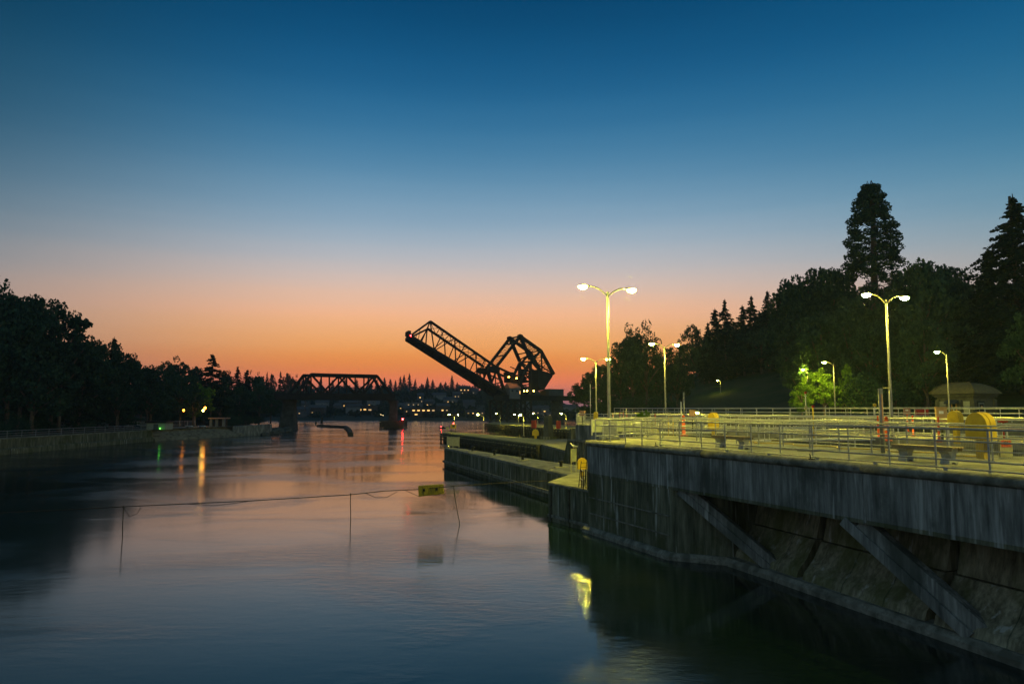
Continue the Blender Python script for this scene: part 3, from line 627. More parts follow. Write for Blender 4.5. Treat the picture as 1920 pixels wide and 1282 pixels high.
# ------------------------------------------------------------------ lock furniture
def arch_cover(p, wd, ht, th, rz, leg, label, m='yellow'):
    t = thing('machine_cover', p, label, 'cover', 'arched yellow machine covers', rz)
    pts = [(-wd / 2, leg)] + [(-wd / 2 * math.cos(a), leg + ht - wd / 2 + wd / 2 * math.sin(a)) for a in rng(0, math.pi, 18)] + [(wd / 2, leg)]
    for nm, y0, y1, mm in (('front_plate', -th / 2, -th * .1, M[m]), ('rim', -th * .1 + .01, th / 2, M[m])):
        mb = MB(); k = .985 if nm == 'front_plate' else 1
        mb.loft([[(x * k, y, leg + (z - leg) * k) for x, z in pts] for y in (y0, y1)], True, True); mk(nm, mb, mm, t, local=True, bevel=.008)
    mb = MB(); mb.box((0, th * .1, leg / 2), (wd * .35, th * .6, leg)); mk('stand', mb, M['yellow'], t, local=True)
    return t
def dpt(px, d, z=DZ): q = D(px, HZ, d); return Vector((q.x, q.y, z))
arch_cover(dpt(1836, 24), .92, .92, .36, R(-80), .62, 'large yellow arched machine cover nearest on the right')
arch_cover(dpt(1790, 34), .66, .8, .3, R(-76), .76, 'yellow arched cover behind the tan box')
arch_cover(dpt(1337, 46), .68, 1.06, .34, R(-64), .35, 'orange yellow arched cover by itself left of centre')
arch_cover(dpt(1117, 60), .3, .8, .5, R(-18), .6, 'narrow yellow cover seen edge on beside the twin lamp at the lock head')
# boxes
def cabinet(px, d, wd, ht, z, label, m, notice=True, leg=0, group=None, name='control_box', cat='box'):
    t = thing(name, dpt(px, d, z), label, cat, group, R(-21))
    mb = MB(); mb.box((0, 0, leg + ht / 2), (wd, wd * .8, ht)); mk('body', mb, M[m], t, local=True, bevel=.015)
    mb = MB(); mb.box((0, 0, leg + ht + .02), (wd + .06, wd * .8 + .06, .04)); mk('lid', mb, M[m], t, local=True)
    if notice:
        mb = MB(); mb.box((-.05 * wd, -wd * .4 - .008, leg + ht * .68), (wd * .42, .012, ht * .2)); mk('notice', mb, M['white'], t, local=True)
    if leg:
        mb = MB(); mb.box((0, 0, leg / 2), (wd * .2, wd * .2, leg)); mk('stand', mb, M['dark'], t, local=True)
cabinet(1764, 38, .5, .75, DZ, 'tan metal control box with a white notice beside the yellow arch', 'tan', leg=.95)
cabinet(1700, 74, .6, .65, TZ - .3, 'small brown box on the promenade left of the red box', 'pink', leg=.7)
cabinet(1728, 74, 1.1, .6, TZ - .3, 'wide bright red box on the far promenade', 'red', False, leg=.6)
cabinet(1298, 52, .4, .42, DZ, 'pinkish brown control head on a post by the tall thin poles', 'pink', False, leg=1.1)
cabinet(1092, 78, .55, .5, DZ, 'pinkish brown control head on a post on the lock head', 'pink', False, leg=.9)
cabinet(1001, 165, 1.0, 1.7, 1.9, 'red locker on the dark timber pier nearer the trestle', 'red', False)
cabinet(1047, 160, .9, 1.7, 1.9, 'red locker on the dark timber pier at the foot of the bridge pier', 'red', False)
# notice stand with orange sign on the walkway
t = thing('notice_box', dpt(1880, 23.6), 'pale box with an orange warning square standing behind the wire mesh', 'sign', None, R(-18))
mb = MB(); mb.box((0, 0, .36), (.36, .2, .56)); mk('body', mb, M['timber_lt'], t, local=True, bevel=.01)
mb = MB(); mb.box((0, -.108, .52), (.28, .015, .22)); s_ = mk('orange_square', mb, M['orange'], t, local=True)
mb = MB()
for x, z, a, b in ((-.05, .54, .03, .1), (.05, .54, .03, .1), (0, .5, .08, .03), (0, .58, .03, .04)): mb.box((x, -.12, z), (a, .01, b))
mk('black_emblem', mb, M['dark'], s_, local=True)
# delineator posts
dels = [(1149, 70), (1162, 72), (1168.5, 76), (1175, 68), (1228, 60), (1645, 40), (1660.5, 37), (1710, 43), (1758, 36), (1700, 52), (1281, 44)]
names = ['leftmost orange delineator post beyond the mesh panels', 'second orange delineator post from the left beyond the panels', 'third orange delineator post from the left beyond the panels', 'fourth orange delineator post from the left beyond the panels', 'orange delineator post standing alone before the third lamp',
         'orange delineator post left of the thick white pole', 'fat orange delineator post right of the thick white pole', 'orange delineator post right of the centre lamp post', 'orange delineator post below the tan control box', 'short orange delineator post behind the others near the centre lamp post', 'orange delineator stand at the foot of the thin pole pair']
for (px, d), l in zip(dels, names):
    fat = px in (1660.5, 1281); t = thing('delineator_post', dpt(px, d), l, 'delineator', 'orange delineator posts', 0)
    rr_ = .11 if fat else .055
    mb = MB(); mb.lathe([(rr_ * 2.4, 0), (rr_ * 2.2, .05), (rr_, .08), (rr_, 1.05), (rr_ * .6, 1.12), (rr_ * .9, 1.16), (rr_ * .5, 1.25)], seg=10); mk('tube', mb, M['orange'], t, True, True)
    for z in (.55, .8):
        mb = MB(); mb.lathe([(rr_ + .004, z), (rr_ + .004, z + .08)], seg=10); mk('white_band', mb, M['white'], t, True, True)
# poles
def thin_pole(px, d, ty, z, rad, m, label, extras=(), cat='pole', name='marker_pole'):
    h = D(px, ty, d).z - z; t = thing(name, dpt(px, d, z), label, cat)
    mb = MB(); mb.tube([(0, 0, 0), (0, 0, h)], rad, 8); mk('pole', mb, M[m], t, True, True)
    for nm, zf, sz, mm in extras:
        mb = MB(); mb.box((.0, -.03, h * zf), sz); mk(nm, mb, M[mm], t, local=True, bevel=.01)
    return t
thin_pole(1107, 70, 720, DZ, .035, 'galv', 'very thin tall rod beside the lock head lamp')
thin_pole(1174, 75, 765, DZ, .03, 'galv', 'short thin rod just right of the nearest lamp post')
thin_pole(1277, 55, 753, DZ, .05, 'galv', 'shorter grey pole of the pair left of the control head')
thin_pole(1282.5, 56, 735, DZ, .06, 'alum', 'taller pale pole of the pair left of the control head')
thin_pole(1511, 68, 736, DZ, .05, 'galv', 'signal post with red tip and side arm in front of the lit tree', (('red_tip', 1.0, (.16, .16, .22), 'red'), ('lamp_box', .55, (.2, .2, .4), 'timber_lt'), ('bracket', .9, (.25, .05, .05), 'galv')), 'signal')
thin_pole(1524, 40, 762, DZ, .035, 'yellow', 'yellow based pole with a round red top', (('red_ball', 1.0, (.12, .12, .14), 'red'),))
thin_pole(1548, 90, 760, DZ, .05, 'galv', 'short plain grey post under the lit trees')
thin_pole(1640, 75, 756, DZ, .06, 'galv', 'small signal post with a yellow and white head', (('head', .92, (.26, .26, .3), 'yellow'), ('plate', .74, (.34, .1, .14), 'white')), 'signal')
thin_pole(1652, 27, 728, DZ, .085, 'alum', 'thick pale pole standing alone left of the centre lamp post', (('rust_strip', .6, (.05, .16, 1.5), 'pink'),))
# flat plate sign seen from below next to the centre lamp
t = thing('plate_sign', dpt(1668, 41.7, DZ), 'thin yellow topped sign board fixed beside the centre lamp post', 'sign', None, R(-30))
mb = MB(); mb.box((-.12, 0, D(1668, 727, 41.7).z - DZ), (.34, .5, .05)); mk('board', mb, M['timber_lt'], t, local=True)
mb = MB(); mb.tube([(0, 0, 0), (0, 0, D(1668, 727, 41.7).z - DZ)], .03, 6); mk('stay', mb, M['galv'], t, True, True)
# A-frame sign
t = thing('folding_sign', dpt(1224, 50, DZ), 'yellowish folding board sign standing on the walkway end', 'sign', None, R(-15))
for sy in (-1, 1):
    mb = MB(); mb.add([(-.42, sy * .25, 0), (.42, sy * .25, 0), (.1, sy * .02, .8), (-.1, sy * .02, .8), (-.42, sy * .29, 0), (.42, sy * .29, 0), (.1, sy * .06, .8), (-.1, sy * .06, .8)], [(0, 1, 2, 3), (7, 6, 5, 4), (0, 4, 5, 1), (1, 5, 6, 2), (2, 6, 7, 3), (3, 7, 4, 0)]); mk('board', mb, M['timber_lt'], t, local=True)
t = thing('ladder_hoop', dpt(1257, 47, DZ), 'yellow ladder hoop at the chamber edge left of the pole pair', 'ladder')
for sx in (-1, 1):
    mb = MB(); mb.tube([(sx * .16, 0, -1), (sx * .16, 0, 1.1)], .025, 6); mk('stile', mb, M['yellow'], t, True, True)
for z in rng(-.8, 1.1, 7):
    mb = MB(); mb.tube([(-.16, 0, z), (.16, 0, z)], .018, 6); mk('rung', mb, M['yellow'], t, True, True)
t = thing('wheel_chock', dpt(1453, 36.5, DZ), 'low yellow chock block on the walkway edge', 'block', None, R(-18)); mb = MB(); mb.loft([[(-.25, y, 0), (.25, y, 0), (.16, y, .12), (-.16, y, .12)] for y in (-.12, .12)], True, True); mk('body', mb, M['yellow'], t, local=True)
mb = MB(); mb.tube([(-.12, 0, .12), (0, 0, .2), (.12, 0, .12)], .015, 6); mk('handle', mb, M['dark'], t, True, True)
t = thing('red_valve', dpt(1866, 36, DZ), 'red valve wheels on a frame behind the large yellow cover', 'valve', None, R(-20))
for x in (-.35, .3):
    mb = MB(); mb.tube([(x, 0, 0), (x, 0, .95)], .04, 8); mk('stem', mb, M['red'], t, True, True)
    mb = MB(); mb.lathe([(.05, .95), (.2, .98), (.24, 1.05), (.2, 1.12), (.05, 1.15)], (x, 0, 0), 12); mk('hand_wheel', mb, M['red'], t, True, True)
mb = MB(); mb.tube([(-2.5, 0, .62), (2.2, 0, .62)], .035, 8); mk('pipe', mb, M['red'], t, True, True)

# benches
def bench(s, w, label):
    t = thing('bench', W(s, w, DZ), label, 'bench', 'stone legged benches on the walkway', ROT)
    for i, y in enumerate((-.2, -.07, .07, .2)):
        mb = MB(); mb.box((0, y, .49), (2.1, .115, .05)); mk('seat_slat', mb, M['bench'], t, local=True, bevel=.008)
    mb = MB()
    for sy in (-1, 1): mb.box((0, sy * .24, .43), (2.0, .035, .07))
    mk('seat_beam', mb, M['bench'], t, local=True)
    for sx in (-1, 1):
        prof = [(-.22, .45), (.22, .45), (.22, .36), (.12, .3), (.09, .16), (.16, .09), (.2, .0), (.1, .0), (.06, .05), (-.06, .05), (-.1, .0), (-.2, .0), (-.16, .09), (-.09, .16), (-.12, .3), (-.22, .36)]
        mb = MB(); mb.loft([[(sx * .72 + x, y, z) for y, z in prof] for x in (-.16, .16)], True, True); mk('leg', mb, M['bench_c'], t, local=True, bevel=.008)
bench(17.4, 2.5, 'nearest walkway bench, in front of the large yellow machine cover')
bench(8.7, 2.2, 'farther walkway bench, near the orange yellow arched cover')
random.seed(2)
t = thing('hose', W(6, 6.3, DZ), 'pale yellow hose lying in loose loops on the walkway behind the wire mesh', 'hose')
mb = MB(); mb.tube([W(4 + i * .28, 6.4 + .5 * math.sin(i * .7) + random.uniform(-.08, .08), DZ + .03) for i in range(46)], .028, 6); mk('hose_line', mb, M['yellow'], t, smooth=True)
for s, l in ((2.6, 'square floor grate nearest the corner of the walkway'), (11.5, 'square floor grate between the two walkway benches'), (20.5, 'square floor grate right of the nearest walkway bench')):
    t = thing('floor_grate', W(s, 3.7, DZ), l, 'grate', 'floor grates on the walkway', ROT)
    mb = MB(); mb.box((0, 0, .006), (.7, .7, .02)); mk('frame', mb, M['dark'], t, local=True)
    for i in range(6):
        mb = MB(); mb.box((-.25 + i * .1, 0, .02), (.04, .6, .012)); mk('bar', mb, M['galv_dark'], t, local=True)
# cleat / tap at the edge
for s, l in ((15.2, 'small iron cleat on the coping near the third bay from the right'), (6.3, 'little iron cleat on the coping where the conduit pipe begins')):
    t = thing('iron_cleat', W(s, .05, DZ + .012), l, 'cleat', 'cleats on the coping', ROT)
    mb = MB(); mb.box((0, 0, .015), (.2, .08, .03)); mk('base', mb, M['dark'], t, local=True)
    mb = MB(); mb.tube([(-.05, 0, .02), (-.06, 0, .14), (-.1, 0, .17)], .015, 6); mk('horn', mb, M['dark'], t, True, True)

# landing furniture: frame sign, gull, ring station, ladder rail
b0 = G(1071, 886, 2.17); b1 = G(1080.5, 884, 2.17)
t = thing('frame_sign', b0, 'pale framed board on tall legs at the landing, gull on top', 'sign')
hh = D(1071, 842, b0.y).z - 2.17
for b in (b0, b1):
    mb = MB(); mb.box((b.x, b.y, 2.17 + hh / 2), (.05, .05, hh)); mk('leg', mb, M['timber_lt'], t)
mb = MB(); mb.bar(b0 + Vector((0, 0, hh)), b1 + Vector((0, 0, hh)), .06, .05); mb.bar(b0 + Vector((0, 0, hh * .46)), b1 + Vector((0, 0, hh * .46)), .05, .05); mk('frame', mb, M['timber_lt'], t)
mb = MB(); c = (b0 + b1) / 2; mb.box((c.x, c.y, 2.17 + hh * .73), ((b1 - b0).length - .06, .03, hh * .5), math.atan2(b1.y - b0.y, b1.x - b0.x)); mk('board', mb, M['panel'], t)
# gull
def gull(p, rz, label):
    t = thing('gull', p, label, 'bird', None, rz)
    def skin(name, pts, m, parent=t, sc_=1):
        mb = MB(); rows = []
        for (x, z, rx, rzz) in pts: rows.append([(x, rx * math.cos(a), z + rzz * math.sin(a)) for a in [2 * math.pi * i / 10 for i in range(10)]])
        mb.loft(rows, True, True); return mk(name, mb, m, parent, True, True)
    body = skin('body', [(-.26, .10, .012, .008), (-.18, .12, .035, .025), (-.08, .15, .065, .06), (.02, .17, .075, .075), (.1, .2, .06, .07), (.14, .26, .04, .05), (.16, .31, .04, .042), (.19, .335, .038, .036), (.22, .33, .022, .02), (.24, .325, .008, .008)], M['gull'])
    mb = MB()
    for sy in (-1, 1): mb.loft([[(-.32, sy * .03, .13), (-.3, sy * .04, .15)], [(-.1, sy * .072, .13), (-.1, sy * .06, .205)], [(.08, sy * .06, .17), (.08, sy * .05, .23)]])
    mk('folded_wings', mb, M['gullgrey'], t, True, True)
    mb = MB(); mb.tube([(.235, 0, .325), (.3, 0, .31)], .012, 6, .003); mk('bill', mb, M['yellow'], t, True, True)
    for sy in (-1, 1):
        mb = MB(); mb.tube([(0, sy * .03, .11), (.0, sy * .03, 0), (.04, sy * .03, .003)], .007, 6); mk('leg', mb, M['yellow'], t, True, True)
gull(Vector((c.x, c.y, 2.17 + hh + .025)), R(160), 'white gull perched on top of the framed board at the landing')
p = dpt(1091, 44.5, 2.17); arch_cover(Vector((p.x, p.y, 2.17)), .62, .7, .2, R(8), .42, 'bright yellow arched ring station on the low landing')
t = thing('ladder', Vector((W(-.6, -.25).x, W(-.6, -.25).y, 2.17)), 'dark leaning ladder against the wall corner on the landing', 'ladder')
q0 = G(1085, 913, 2.17); q1 = D(1090, 864, q0.y + .3)
for o in (0, .3):
    mb = MB(); mb.tube([q0 + Vector((o, .1 * o, 0)), q1 + Vector((o, 0, 0))], .022, 6); mk('stile', mb, M['dark'], t)
for i in range(6):
    f = (i + .6) / 6; a = q0 + (q1 - q0) * f; mb = MB(); mb.tube([a, a + Vector((.3, 0, 0))], .015, 6); mk('rung', mb, M['dark'], t)
q = G(1094, 918, 2.17); t = thing('gangway_frame', q, 'small dark pipe frame with posts beside the landing ladder', 'frame')
for dx, dy in ((0, 0), (.22, 0), (0, .9), (.22, .9)):
    mb = MB(); mb.tube([q + Vector((dx, dy, 0)), q + Vector((dx, dy, .95))], .03, 6); mk('post', mb, M['dark'], t)
mb = MB()
for z in (.45, .95): mb.tube([q + Vector((0, 0, z)), q + Vector((0, .9, z))], .025, 6)
mk('rail', mb, M['galv'], t)

# board on the tip of the concrete guide wall
b0 = G(843, 839, 1.95); t = thing('channel_board', b0, 'square two panelled yellow green board at the tip of the guide wall', 'sign')
b = b0; s_ = b.y / FP
for i, (xa, xb) in enumerate(((838.5, 848.8), (849.3, 860.5))):
    a = D(xa, 836, b.y + .0); c2 = D(xb, 819, b.y); mb = MB(); mb.box(((a.x + c2.x) / 2, b.y, (a.z + c2.z) / 2), (c2.x - a.x, .08, c2.z - a.z)); mk('panel', mb, M['timber_lt'], t)
for xa in (838.5, 849, 860.5):
    a = D(xa, 840, b.y); c2 = D(xa, 818.5, b.y); mb = MB(); mb.box((a.x, b.y + .08, (1.95 + c2.z) / 2), (.12, .1, c2.z - 1.95)); mk('post', mb, M['timber_lt'], t)
# hut and small sign at the tip of the timber pier
p = G(850, 810, 1.7); t = thing('pier_hut', p, 'tiny yellow lit hut at the tip of the timber pier', 'hut')
k = p.y / FP
for dx in (-4, 4):
    mb = MB(); mb.box((dx * k, 0, 7 * k), (1.2 * k, 3 * k, 14 * k)); mk('post', mb, M['timber'], t, local=True)
mb = MB(); mb.box((0, 0, 10.5 * k), (10 * k, 5 * k, 7 * k)); mk('cabin', mb, M['yellow'], t, local=True, bevel=.03)
mb = MB(); mb.box((0, 0, 14.6 * k), (12.5 * k, 7 * k, 1.2 * k)); mk('roof', mb, M['timber_lt'], t, local=True)
mb = MB(); mb.box((.5 * k, -2.6 * k, 11 * k), (4.4 * k, .1, 3 * k)); w_ = mk('window', mb, M['win0'], t, local=True)
mb = MB(); mb.lathe([(.05, 0), (.1, .06), (.06, .16), (.02, .2)], (0, 0, 15.3 * k), 8); mk('red_light', mb, M['nav_red'], t, True, True)
p = G(839, 810, 1.7); t = thing('small_board', p, 'little square frame sign beside the pier hut', 'sign'); k = p.y / FP
mb = MB(); mb.box((0, 0, 7.5 * k), (5 * k, .08, 5 * k)); mk('board', mb, M['timber_lt'], t, local=True)
for dx in (-2.5, 2.5):
    mb = MB(); mb.box((dx * k, .1, 5 * k), (.08, .08, 10 * k)); mk('leg', mb, M['timber_lt'], t, local=True)
p = G(1004, 822, 1.7); arch_cover(Vector((p.x, p.y, 1.7)), 1.0, 1.0, .3, R(-10), .45, 'small round topped yellow board on the lit timber pier')
# red hulled buoy/boat by the tip
p = G(830, 803.5, 0); t = thing('small_boat', p, 'small dark boat with a red light moored off the pier tip', 'boat'); k = p.y / FP
mb = MB(); mb.loft([[(x * k, y * wy * k, z * k) for y, z in ((-1, 2.4), (-.7, -.5), (.7, -.5), (1, 2.4))] for x, wy in ((-6, .3), (-4, 2), (0, 2.6), (5, 2.3))], True, True); mk('hull', mb, M['dark'], t, local=True)
mb = MB(); mb.box((1 * k, 0, 3.2 * k), (4 * k, 2.6 * k, 2 * k)); mk('cabin', mb, M['hw2'], t, local=True, bevel=.05)
mb = MB(); mb.tube([(0, 0, 4 * k), (0, 0, 13 * k)], .05, 6); mk('mast', mb, M['white'], t, True, True)
mb = MB(); mb.lathe([(.05, 0), (.1, .1), (.03, .2)], (-3 * k, 0, 2.9 * k), 8); mk('port_light', mb, M['nav_red'], t, True, True)

# ------------------------------------------------------------------ boom rope over the water with its hanging board
def wp(px, py, d): return D(px, py, d)
pR = [(-40, 964, 33.6), (0, 961, 34), (120, 955.5, 34.7), (231, 949.5, 35.4), (350, 944, 36.2), (470, 938.5, 37), (560, 933, 37.7), (657, 927, 38.3), (720, 920, 39), (785, 917, 39.8), (850, 911, 39.9), (945, 905, 41.8), (1029, 901, 43.3)]
t = thing('boom_rope', wp(*pR[0]), 'thin dark rope strung low across the river', 'rope')
mb = MB(); mb.tube([wp(*a) for a in pR], .022, 5); mk('main_line', mb, M['rope'], t)
for lp in ([(231, 950, 35.4), (243, 968, 35.6), (258, 962, 35.7), (264, 950, 35.8)], [(350, 944, 36.2), (400, 947.5, 36.5), (440, 943, 36.8), (475, 938, 37)], [(685, 924, 38.7), (705, 932.5, 38.9), (725, 932, 39.1), (745, 921, 39.3)], [(760, 919, 39.5), (785, 930, 39.6), (822, 927, 39.65), (850, 911, 39.9)]):
    mb = MB(); mb.tube([wp(*a) for a in lp], .014, 5); mk('slack_line', mb, M['rope'], t)
for (a, b, d, l) in (((231, 949), (230.5, 1003), 35.4, 'thin mooring stake at the left of the rope'), ((657, 926), (657.5, 985), 38.3, 'thin mooring stake in the middle of the rope'), ((850, 911), (866.5, 977), 39.9, 'leaning thin stake right of the hanging board')):
    p0 = wp(b[0], b[1], d); p0.z = -.8; tt = thing('mooring_stake', Vector((p0.x, p0.y, 0)), l, 'stake', 'stakes holding the rope'); a_ = wp(a[0], a[1], d)
    q_ = [a_ + (p0 - a_) * f + Vector((random.uniform(-.02, .02), 0, 0)) for f in rng(0, 1, 6)]
    mb = MB(); mb.tube(q_, .022, 5); mk('rod', mb, M['rope'], tt)
    mb = MB(); mb.lathe([(.02, -.05), (.04, 0), (.02, .05)], a_, 6); mk('tie', mb, M['rope'], tt)
t = thing('hanging_board', wp(808, 918, 39.8), 'yellow green slatted board hung from the rope over the water', 'board')
P = [wp(784, 911, 39.6), wp(831, 908, 40.1), wp(833, 925.5, 40.1), wp(785, 931, 39.6)]
for i in range(5):
    f0, f1 = i / 5, (i + .93) / 5; q = lambda u, v: (P[0] + (P[1] - P[0]) * u) * (1 - v) + (P[3] + (P[2] - P[3]) * u) * v
    a, b, c_, d_ = q(f0, 0), q(f1, 0), q(f1, 1), q(f0, 1); y = Vector((0, .35, 0)); mb = MB(); mb.add([a, b, c_, d_, a + y, b + y, c_ + y, d_ + y], [(0, 3, 2, 1), (4, 5, 6, 7), (0, 1, 5, 4), (1, 2, 6, 5), (2, 3, 7, 6), (3, 0, 4, 7)]); mk('slat', mb, M['olive'], t)
for u in (.22, .72):
    a = q(u, .42); mb = MB(); mb.box(a - Vector((0, .02, 0)), (.12, .05, .12)); mk('hook', mb, M['dark'], t)

# ------------------------------------------------------------------ railway bridge
BL = Vector((.78, .62, 0)); BN = Vector((.62, -.78, 0))       # along the bridge, toward the camera side
BP_FAR = Vector((3, 270, 0)); BP_NEAR = BP_FAR + BN * 7
def z1(x, y): return (740 + x / 5.3333, 580 + y / 5.3333)      # reading points
def z2(x, y): return (480 + x / 6.4, 660 + y / 6.4)
def bn(x, y, f=z1): return on_plane(*f(x, y), BP_NEAR, BN)
def bf(x, y, f=z1): return on_plane(*f(x, y), BP_FAR, BN)
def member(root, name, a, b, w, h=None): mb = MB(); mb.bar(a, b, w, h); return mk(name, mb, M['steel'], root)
def lattice(root, a0, a1, b0, b1, n, w=.16, name='lateral_brace'):
    """cross bracing between two chords"""
    mb = MB()
    for i in range(n):
        p, q = i / n, (i + 1) / n; A, B = a0 + (a1 - a0) * p, a0 + (a1 - a0) * q; C, E = b0 + (b1 - b0) * p, b0 + (b1 - b0) * q
        mb.bar(A, C, w); mb.bar(A, E, w * .8); mb.bar(C, B, w * .8)
    mb.bar(a1, b1, w); return mk(name, mb, M['steel'], root)
def build_fixed_truss():
    root = thing('truss_bridge', bn(1000, 570, z2), 'fixed steel through truss railway span between two concrete piers', 'bridge')
    tn = [(660, 266), (880, 272), (1088, 277), (1295, 281), (1450, 285)]; bnn = [(480, 505), (880, 507), (1295, 508), (1628, 510)]
    tf = [(569, 278), (783, 284), (990, 289), (1190, 294), (1405, 300)]; bff = [(400, 500), (783, 503), (1190, 506), (1520, 508)]
    for T, B, F in ((tn, bnn, bn), (tf, bff, bf)):
        t_ = [F(x, y, z2) for x, y in T]; b_ = [F(x, y, z2) for x, y in B]
        for a, b in zip(t_, t_[1:]): member(root, 'top_chord', a, b, .75, .8)
        member(root, 'bottom_chord', F(B[0][0] - 40, B[0][1] + 4, z2), F(B[-1][0] + 10, B[-1][1] + 4, z2), .6, .7)
        member(root, 'end_post', b_[0], t_[0], .6, .7); member(root, 'end_post', t_[-1], b_[-1], .6, .7)
        for (x, y) in T[:-1]: member(root, 'vertical', F(x, y, z2), F(x, 505, z2), .38)
        for a, b in ((t_[0], b_[1]), (b_[1], t_[2]), (t_[2], b_[2]), (b_[2], t_[4])): member(root, 'diagonal', a, b, .5)
        for i in (0, 4):
            x = T[i][0]; s_ = -1 if i == 0 else 1
            member(root, 'sub_strut', F(x + s_ * 88, 395, z2), F(x + s_ * 20, 505, z2), .28); member(root, 'hanger', F(x - s_ * (-45), 350, z2), F(x + s_ * 60, 505, z2), .22)
    lattice(root, bf(569, 278, z2), bf(1405, 300, z2), bn(660, 266, z2), bn(1450, 285, z2), 8, .22)
    # floor girder
    a, b = bn(230, 508, z2), bn(1660, 515, z2); c_, d_ = bf(230, 508, z2), bf(1660, 515, z2)
    for p, q, nm in ((a, b, 'floor_girder'), (c_, d_, 'floor_girder')):
        zt = 10.9; p = Vector((p.x, p.y, zt - 1)); q = Vector((q.x, q.y, zt - 1)); member(root, nm, p, q, .4, 1.9)
    k = 26; mb = MB()
    for i in range(k + 1):
        f = i / k; p = a + (b - a) * f; q = c_ + (d_ - c_) * f; p.z = q.z = 10.2; mb.bar(p, q, .5, .8)
    o = mk('floor_beams', mb, M['steel'], root); o['kind'] = 'stuff'
    mb = MB(); p, q = (a + c_) / 2, (b + d_) / 2; p.z = q.z = 10.75; mb.bar(p, q, 5.5, .25); mk('track_deck', mb, M['steel'], root)
build_fixed_truss()
def pier(root_label, x0, x1, ytop, ybot, wb0, wb1, plane_d, zt, name='bridge_pier', cat='bridge pier', base=None):
    c0 = D((x0 + x1) / 2, 766, plane_d); k = plane_d / FP
    r = thing(name, (c0.x, c0.y, 0), root_label, cat)
    tw, bw = (x1 - x0) * k / 2, (wb1 - wb0) * k / 2; dx = ((wb0 + wb1) / 2 - (x0 + x1) / 2) * k
    ang = math.atan2(BL.y, BL.x) - R(90)
    rot = Matrix.Rotation(math.atan2(BN.y, BN.x), 3, 'Z')
    rows = []
    for f, z in ((0, -2), (0.02, .6), (.5, zt * .5), (.9, zt - 1), (.9, zt - .95), (.93, zt - .9)):
        w = bw + (tw - bw) * f; rows.append([((dx * (1 - f) + sx * w), sy * (w * .75), z) for sx, sy in ((-1, -.8), (-.8, -1), (.8, -1), (1, -.8), (1, .8), (.8, 1), (-.8, 1), (-1, .8))])
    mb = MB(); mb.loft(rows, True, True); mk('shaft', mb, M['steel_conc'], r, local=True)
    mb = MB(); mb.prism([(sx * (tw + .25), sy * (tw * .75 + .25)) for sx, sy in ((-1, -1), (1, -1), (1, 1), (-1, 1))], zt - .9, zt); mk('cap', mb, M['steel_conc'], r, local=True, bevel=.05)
    return r, c0, k
r, c0, k = pier('broad concrete pier at the left end of the truss span', 532, 553, 748, 800, 526, 557, 214, 9.0)
r, c0, k = pier('concrete pier with timber fender at the right end of the truss span', 730.5, 744.5, 748, 803, 729, 746, 233, 9.0)
t = thing('timber_fender', (c0.x, c0.y, 0), 'boxy dark timber fender around the foot of the middle bridge pier', 'fender')
for x0, x1, y in ((-20, 22, -4), (-20, 22, 4)):
    for i in range(14):
        x = (x0 + (x1 - x0) * i / 13) * k; mb = MB(); mb.tube([(x, y, -2), (x, y, 2.4)], .2, 6); mk('pile', mb, M['timber'], t, local=True)
    for z in (.7, 1.5, 2.2):
        mb = MB(); mb.box(((x0 + x1) / 2 * k, y - .25, z), ((x1 - x0) * k, .25, .45)); mk('waler', mb, M['timber'], t, local=True)
mb = MB()
for z in (.9, 1.6, 2.2): mb.box((-20 * k, 0, z), (.25, 8, .5)); mb.box((22 * k, 0, z), (.25, 8, .5))
mb.box((1 * k, 0, 2.42), (42 * k, 8.3, .12)); mk('frame', mb, M['timber'], t, local=True)
p = D(755, 790, 228); t = thing('navigation_light', Vector((p.x, p.y, 2.45)), 'bright red navigation light on the fender of the middle bridge pier', 'light')
mb = MB(); mb.tube([(0, 0, 0), (0, 0, .35)], .07, 6); mk('post', mb, M['dark'], t, True, True)
mb = MB(); mb.lathe([(.12, .3), (.24, .4), (.26, .6), (.15, .8), (.02, .86)], seg=10); mk('lantern', mb, M['nav_red'], t, True, True)
